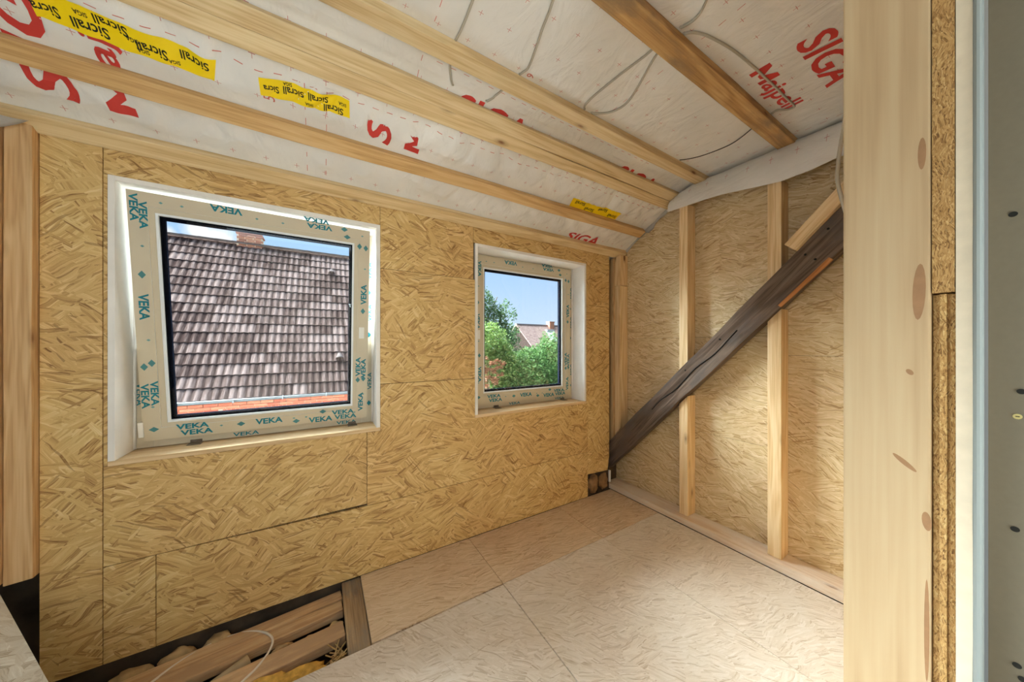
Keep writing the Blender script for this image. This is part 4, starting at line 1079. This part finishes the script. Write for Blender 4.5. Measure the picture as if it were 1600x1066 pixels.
# distant house
dh = empty('distant_house', (20, 27, -3)); tag(dh, 'distant house with brown tiled roof behind the bushes', 'house')
def far_roof_mat():
    m, nt, b = newmat('far_roof_tiles')
    t = N(nt, 'ShaderNodeTexCoord').outputs['Object']; s = N(nt, 'ShaderNodeSeparateXYZ', {0: t})
    f = math_n(nt, 'FRACT', math_n(nt, 'MULTIPLY', s.outputs['Z'], 4.2))
    n = N(nt, 'ShaderNodeTexNoise', {'Vector': t, 'Scale': 6.0, 'Detail': 4.0})
    col = ramp(nt, n.outputs[0], [(0.3, srgb(106, 82, 74)), (0.7, srgb(138, 114, 104))])
    put(nt, b, col, 0.9, f, 1.0, 0.05)
    return m
M_FARR = far_roof_mat()
M_FARW = plain('far_wall', srgb(52, 42, 38), 0.95, spec=0.0)
pe, pr_ = onY(806, 546, 25.0), onY(806, 508, 28.5)
ze, zr = pe.z, pr_.z
xl = pr_.x; xr = xl + 11
prism('gable_wall', [(25.2, -3), (25.2, ze - 0.05), (28.5, zr - 0.08), (31.8, ze - 0.05), (31.8, -3)], 'x', xl + 0.3, xr - 0.3, M_FARW, dh)
rf = prism('roof_slope', [(24.8, ze - 0.35), (24.8, ze - 0.25), (28.5, zr + 0.08), (28.5, zr - 0.05)], 'x', xl, xr, M_FARR, dh)
prism('roof_slope', [(28.5, zr + 0.08), (32.2, ze - 0.25), (32.2, ze - 0.35), (28.5, zr - 0.05)], 'x', xl, xr, M_FARR, dh)
boxes('ridge', [((xl, 28.38, zr + 0.02), (xr, 28.62, zr + 0.16))], M_RIDGE, dh)
pc = onY(860, 505, 28.3)
cc = box('chimney', (pc.x - 0.33, 28.0, zr - 0.6), (pc.x + 0.33, 28.6, zr + 0.42), M_CHBRICK, dh, 0.01)
box('chimney_cap', (pc.x - 0.38, 27.95, zr + 0.42), (pc.x + 0.38, 28.65, zr + 0.52), M_CHBRICK, cc, 0.01)
pf = onY(858, 513, 27.6); box('lead_flashing', (pf.x - 0.5, 27.3, zr - 1.05), (pf.x + 0.5, 27.75, zr - 0.45), M_METAL, dh)
ps = onY(862, 528, 26.6); tt = (26.6 - 24.8) / (28.5 - 24.8); zs = ze - 0.25 + (zr + 0.33 - ze) * tt
sk = prism('skylight', [(26.1, zs - 0.45), (26.1, zs - 0.30), (27.0, zs + 0.62), (27.0, zs + 0.45)], 'x', ps.x - 0.4, ps.x + 0.4, M_METAL, dh)
prism('pane', [(26.16, zs - 0.22), (26.16, zs - 0.20), (26.94, zs + 0.60), (26.94, zs + 0.58)], 'x', ps.x - 0.32, ps.x + 0.32, M_PVC, sk)

# plants
def leaf_mat(name, a, b_, c_):
    m, nt, b = newmat(name)
    gi = N(nt, 'ShaderNodeNewGeometry')
    col = ramp(nt, gi.outputs['Random Per Island'], [(0.0, a), (0.5, b_), (1.0, c_)])
    put(nt, b, col, 0.55)
    tr = N(nt, 'ShaderNodeBsdfTranslucent', {'Color': col})
    mx = N(nt, 'ShaderNodeMixShader', {0: 0.35, 1: b.outputs[0], 2: tr.outputs[0]})
    out = [n for n in nt.nodes if n.type == 'OUTPUT_MATERIAL'][0]
    nt.links.new(mx.outputs[0], out.inputs[0])
    return m
M_LEAF = leaf_mat('mid_green_leaves', srgb(50, 84, 34), srgb(82, 118, 58), srgb(120, 150, 86))
M_LEAF2 = leaf_mat('dark_green_leaves', srgb(42, 66, 38), srgb(66, 92, 54), srgb(98, 122, 78))
M_LEAF3 = leaf_mat('yellow_green_leaves', srgb(74, 104, 42), srgb(108, 134, 66), srgb(142, 156, 92))
M_RUST = leaf_mat('rusty_leaves', srgb(126, 76, 50), srgb(154, 104, 74), srgb(172, 132, 98))
M_BARK = plain('bark', srgb(96, 78, 60), 0.95, 0.3, 20.0, 0.5)
def leaves(name, blobs, n, size, mat, parent, seed, hollow=0.55):
    rnd = random.Random(seed); V, Fc = [], []
    wsum = sum(b[3] * b[4] * b[5] for b in blobs)
    for (cx, cy, cz, rx, ry, rz) in blobs:
        for k in range(int(n * rx * ry * rz / wsum)):
            while True:
                d = Vector((rnd.uniform(-1, 1), rnd.uniform(-1, 1), rnd.uniform(-1, 1)))
                if 0.05 < d.length < 1: break
            d = d.normalized() * (hollow + (1 - hollow) * rnd.random() ** 0.6) * (1 + 0.25 * noise.noise(d * 3 + Vector((seed, 0, cx))))
            p = Vector((cx + d.x * rx, cy + d.y * ry, cz + d.z * rz))
            s = size * rnd.uniform(0.6, 1.3)
            u = Vector((rnd.gauss(0, 1), rnd.gauss(0, 1), rnd.gauss(0, 0.6))).normalized(); w = u.cross(Vector((rnd.gauss(0, 1), rnd.gauss(0, 1), rnd.gauss(0, 1)))).normalized()
            b0 = len(V)
            nn = u.cross(w) * s * 0.15
            V += [tuple(p - u * s), tuple(p + w * s * 0.42 + nn), tuple(p + u * s), tuple(p - w * s * 0.42 + nn)]
            Fc.append((b0, b0 + 1, b0 + 2, b0 + 3))
    me = bpy.data.meshes.new(name); me.from_pydata(V, [], Fc); me.update()
    o = link(name, me, mat, parent); o['kind'] = 'stuff'; return o
def trunk(parent, base, top, r0, r1, n=8, forks=()):
    bm = bmesh.new(); base, top = Vector(base), Vector(top)
    def seg(a, b_, ra, rb):
        d = (b_ - a).normalized(); s = d.orthogonal().normalized(); t = d.cross(s)
        A_ = [bm.verts.new(a + (s * math.cos(q) + t * math.sin(q)) * ra) for q in (2 * math.pi * k / n for k in range(n))]
        B_ = [bm.verts.new(b_ + (s * math.cos(q) + t * math.sin(q)) * rb) for q in (2 * math.pi * k / n for k in range(n))]
        for k in range(n): bm.faces.new((A_[k], A_[(k + 1) % n], B_[(k + 1) % n], B_[k]))
        bm.faces.new(A_); bm.faces.new(B_[::-1])
    seg(base, top, r0, r1)
    for f in forks: seg(top * 0.55 + base * 0.45 if False else base + (top - base) * f[0], Vector(f[1]), r1 * 0.9, r1 * 0.3)
    return from_bm('trunk', bm, M_BARK, parent)
t1 = empty('garden_tree', (5.4, 11.2, -3)); tag(t1, 'loose green tree rising left of the distant roof', 'tree')
trunk(t1, (5.4, 11.2, -3), (5.5, 11.2, 3.2), 0.13, 0.05, forks=[(0.6, (6.3, 11.0, 2.6)), (0.7, (4.9, 11.4, 3.2)), (0.8, (6.2, 11.3, 3.3))])
leaves('foliage', [(5.45, 11.2, 2.9, .62, .5, .75), (6.1, 11.1, 2.45, .55, .5, .55), (6.35, 11.1, 1.85, .55, .5, .45), (5.5, 11.1, 1.75, .8, .6, .7), (5.05, 11.0, 3.2, .35, .35, .5), (7.0, 11.6, 1.55, .55, .4, .75), (6.9, 11.2, 2.6, .22, .2, .3), (6.55, 11.2, 3.0, .25, .2, .25)], 6400, 0.060, M_LEAF2, t1, 3, 0.15)
bush_specs = [('bushy shrub with yellow-green leaves at the left of the small window view', M_LEAF3, [(4.55, 9.0, 1.35, .75, .6, .75), (5.0, 9.0, 0.6, .8, .6, .8)], 7000, 0.055),
              ('broad green shrub in the middle of the small window view', M_LEAF, [(5.9, 9.0, 0.35, .95, .7, .75), (5.5, 9.0, -.4, 1.1, .7, .8), (6.3, 9.2, 0.75, .5, .5, .5)], 11000, 0.055),
              ('green shrub at the right edge of the small window view', M_LEAF, [(7.1, 9.3, 0.55, .9, .7, .85), (7.5, 9.5, 1.15, .5, .5, .7), (6.9, 9.3, -.4, 1.2, .7, .8)], 11000, 0.055),
              ('dense hedge of dark leaves behind the shrubs', M_LEAF2, [(5.0, 11.0, .2, 1.5, .6, 1.3), (7.5, 11.5, .0, 2.0, .6, 1.25), (10.0, 12.0, 0, 2.0, .6, 1.3), (13.2, 12.6, 0.1, 2.0, .6, 1.4)], 14000, 0.075)]
for i, (lab, mt, bl, n_, s_) in enumerate(bush_specs):
    e = empty('garden_shrub', (bl[0][0], bl[0][1], -3.0)); tag(e, lab, 'shrub', 'shrubs outside the window')
    leaves('foliage', bl, n_, s_, mt, e, 30 + i, 0.3)
    trunk(e, (bl[0][0], bl[0][1], -3.0), (bl[0][0], bl[0][1], bl[0][2]), 0.09, 0.03)
e = empty('withered_branch', (4.35, 8.3, 0.0)); tag(e, 'withered rust-brown branches in front of the shrubs', 'branch')
leaves('foliage', [(4.28 + random.uniform(-.2, .38), 8.2 + random.uniform(-.1, .15), random.uniform(-.35, 1.0), random.uniform(.07, .16), .07, random.uniform(.04, .09)) for _ in range(26)], 1300, 0.042, M_RUST, e, 77, 0.1)
trunk(e, (4.2, 8.32, -3.0), (4.3, 8.3, 0.9), 0.03, 0.012, forks=[(0.7, (4.7, 8.3, 0.75)), (0.85, (4.7, 8.25, 1.0)), (0.9, (4.1, 8.3, 1.05))])
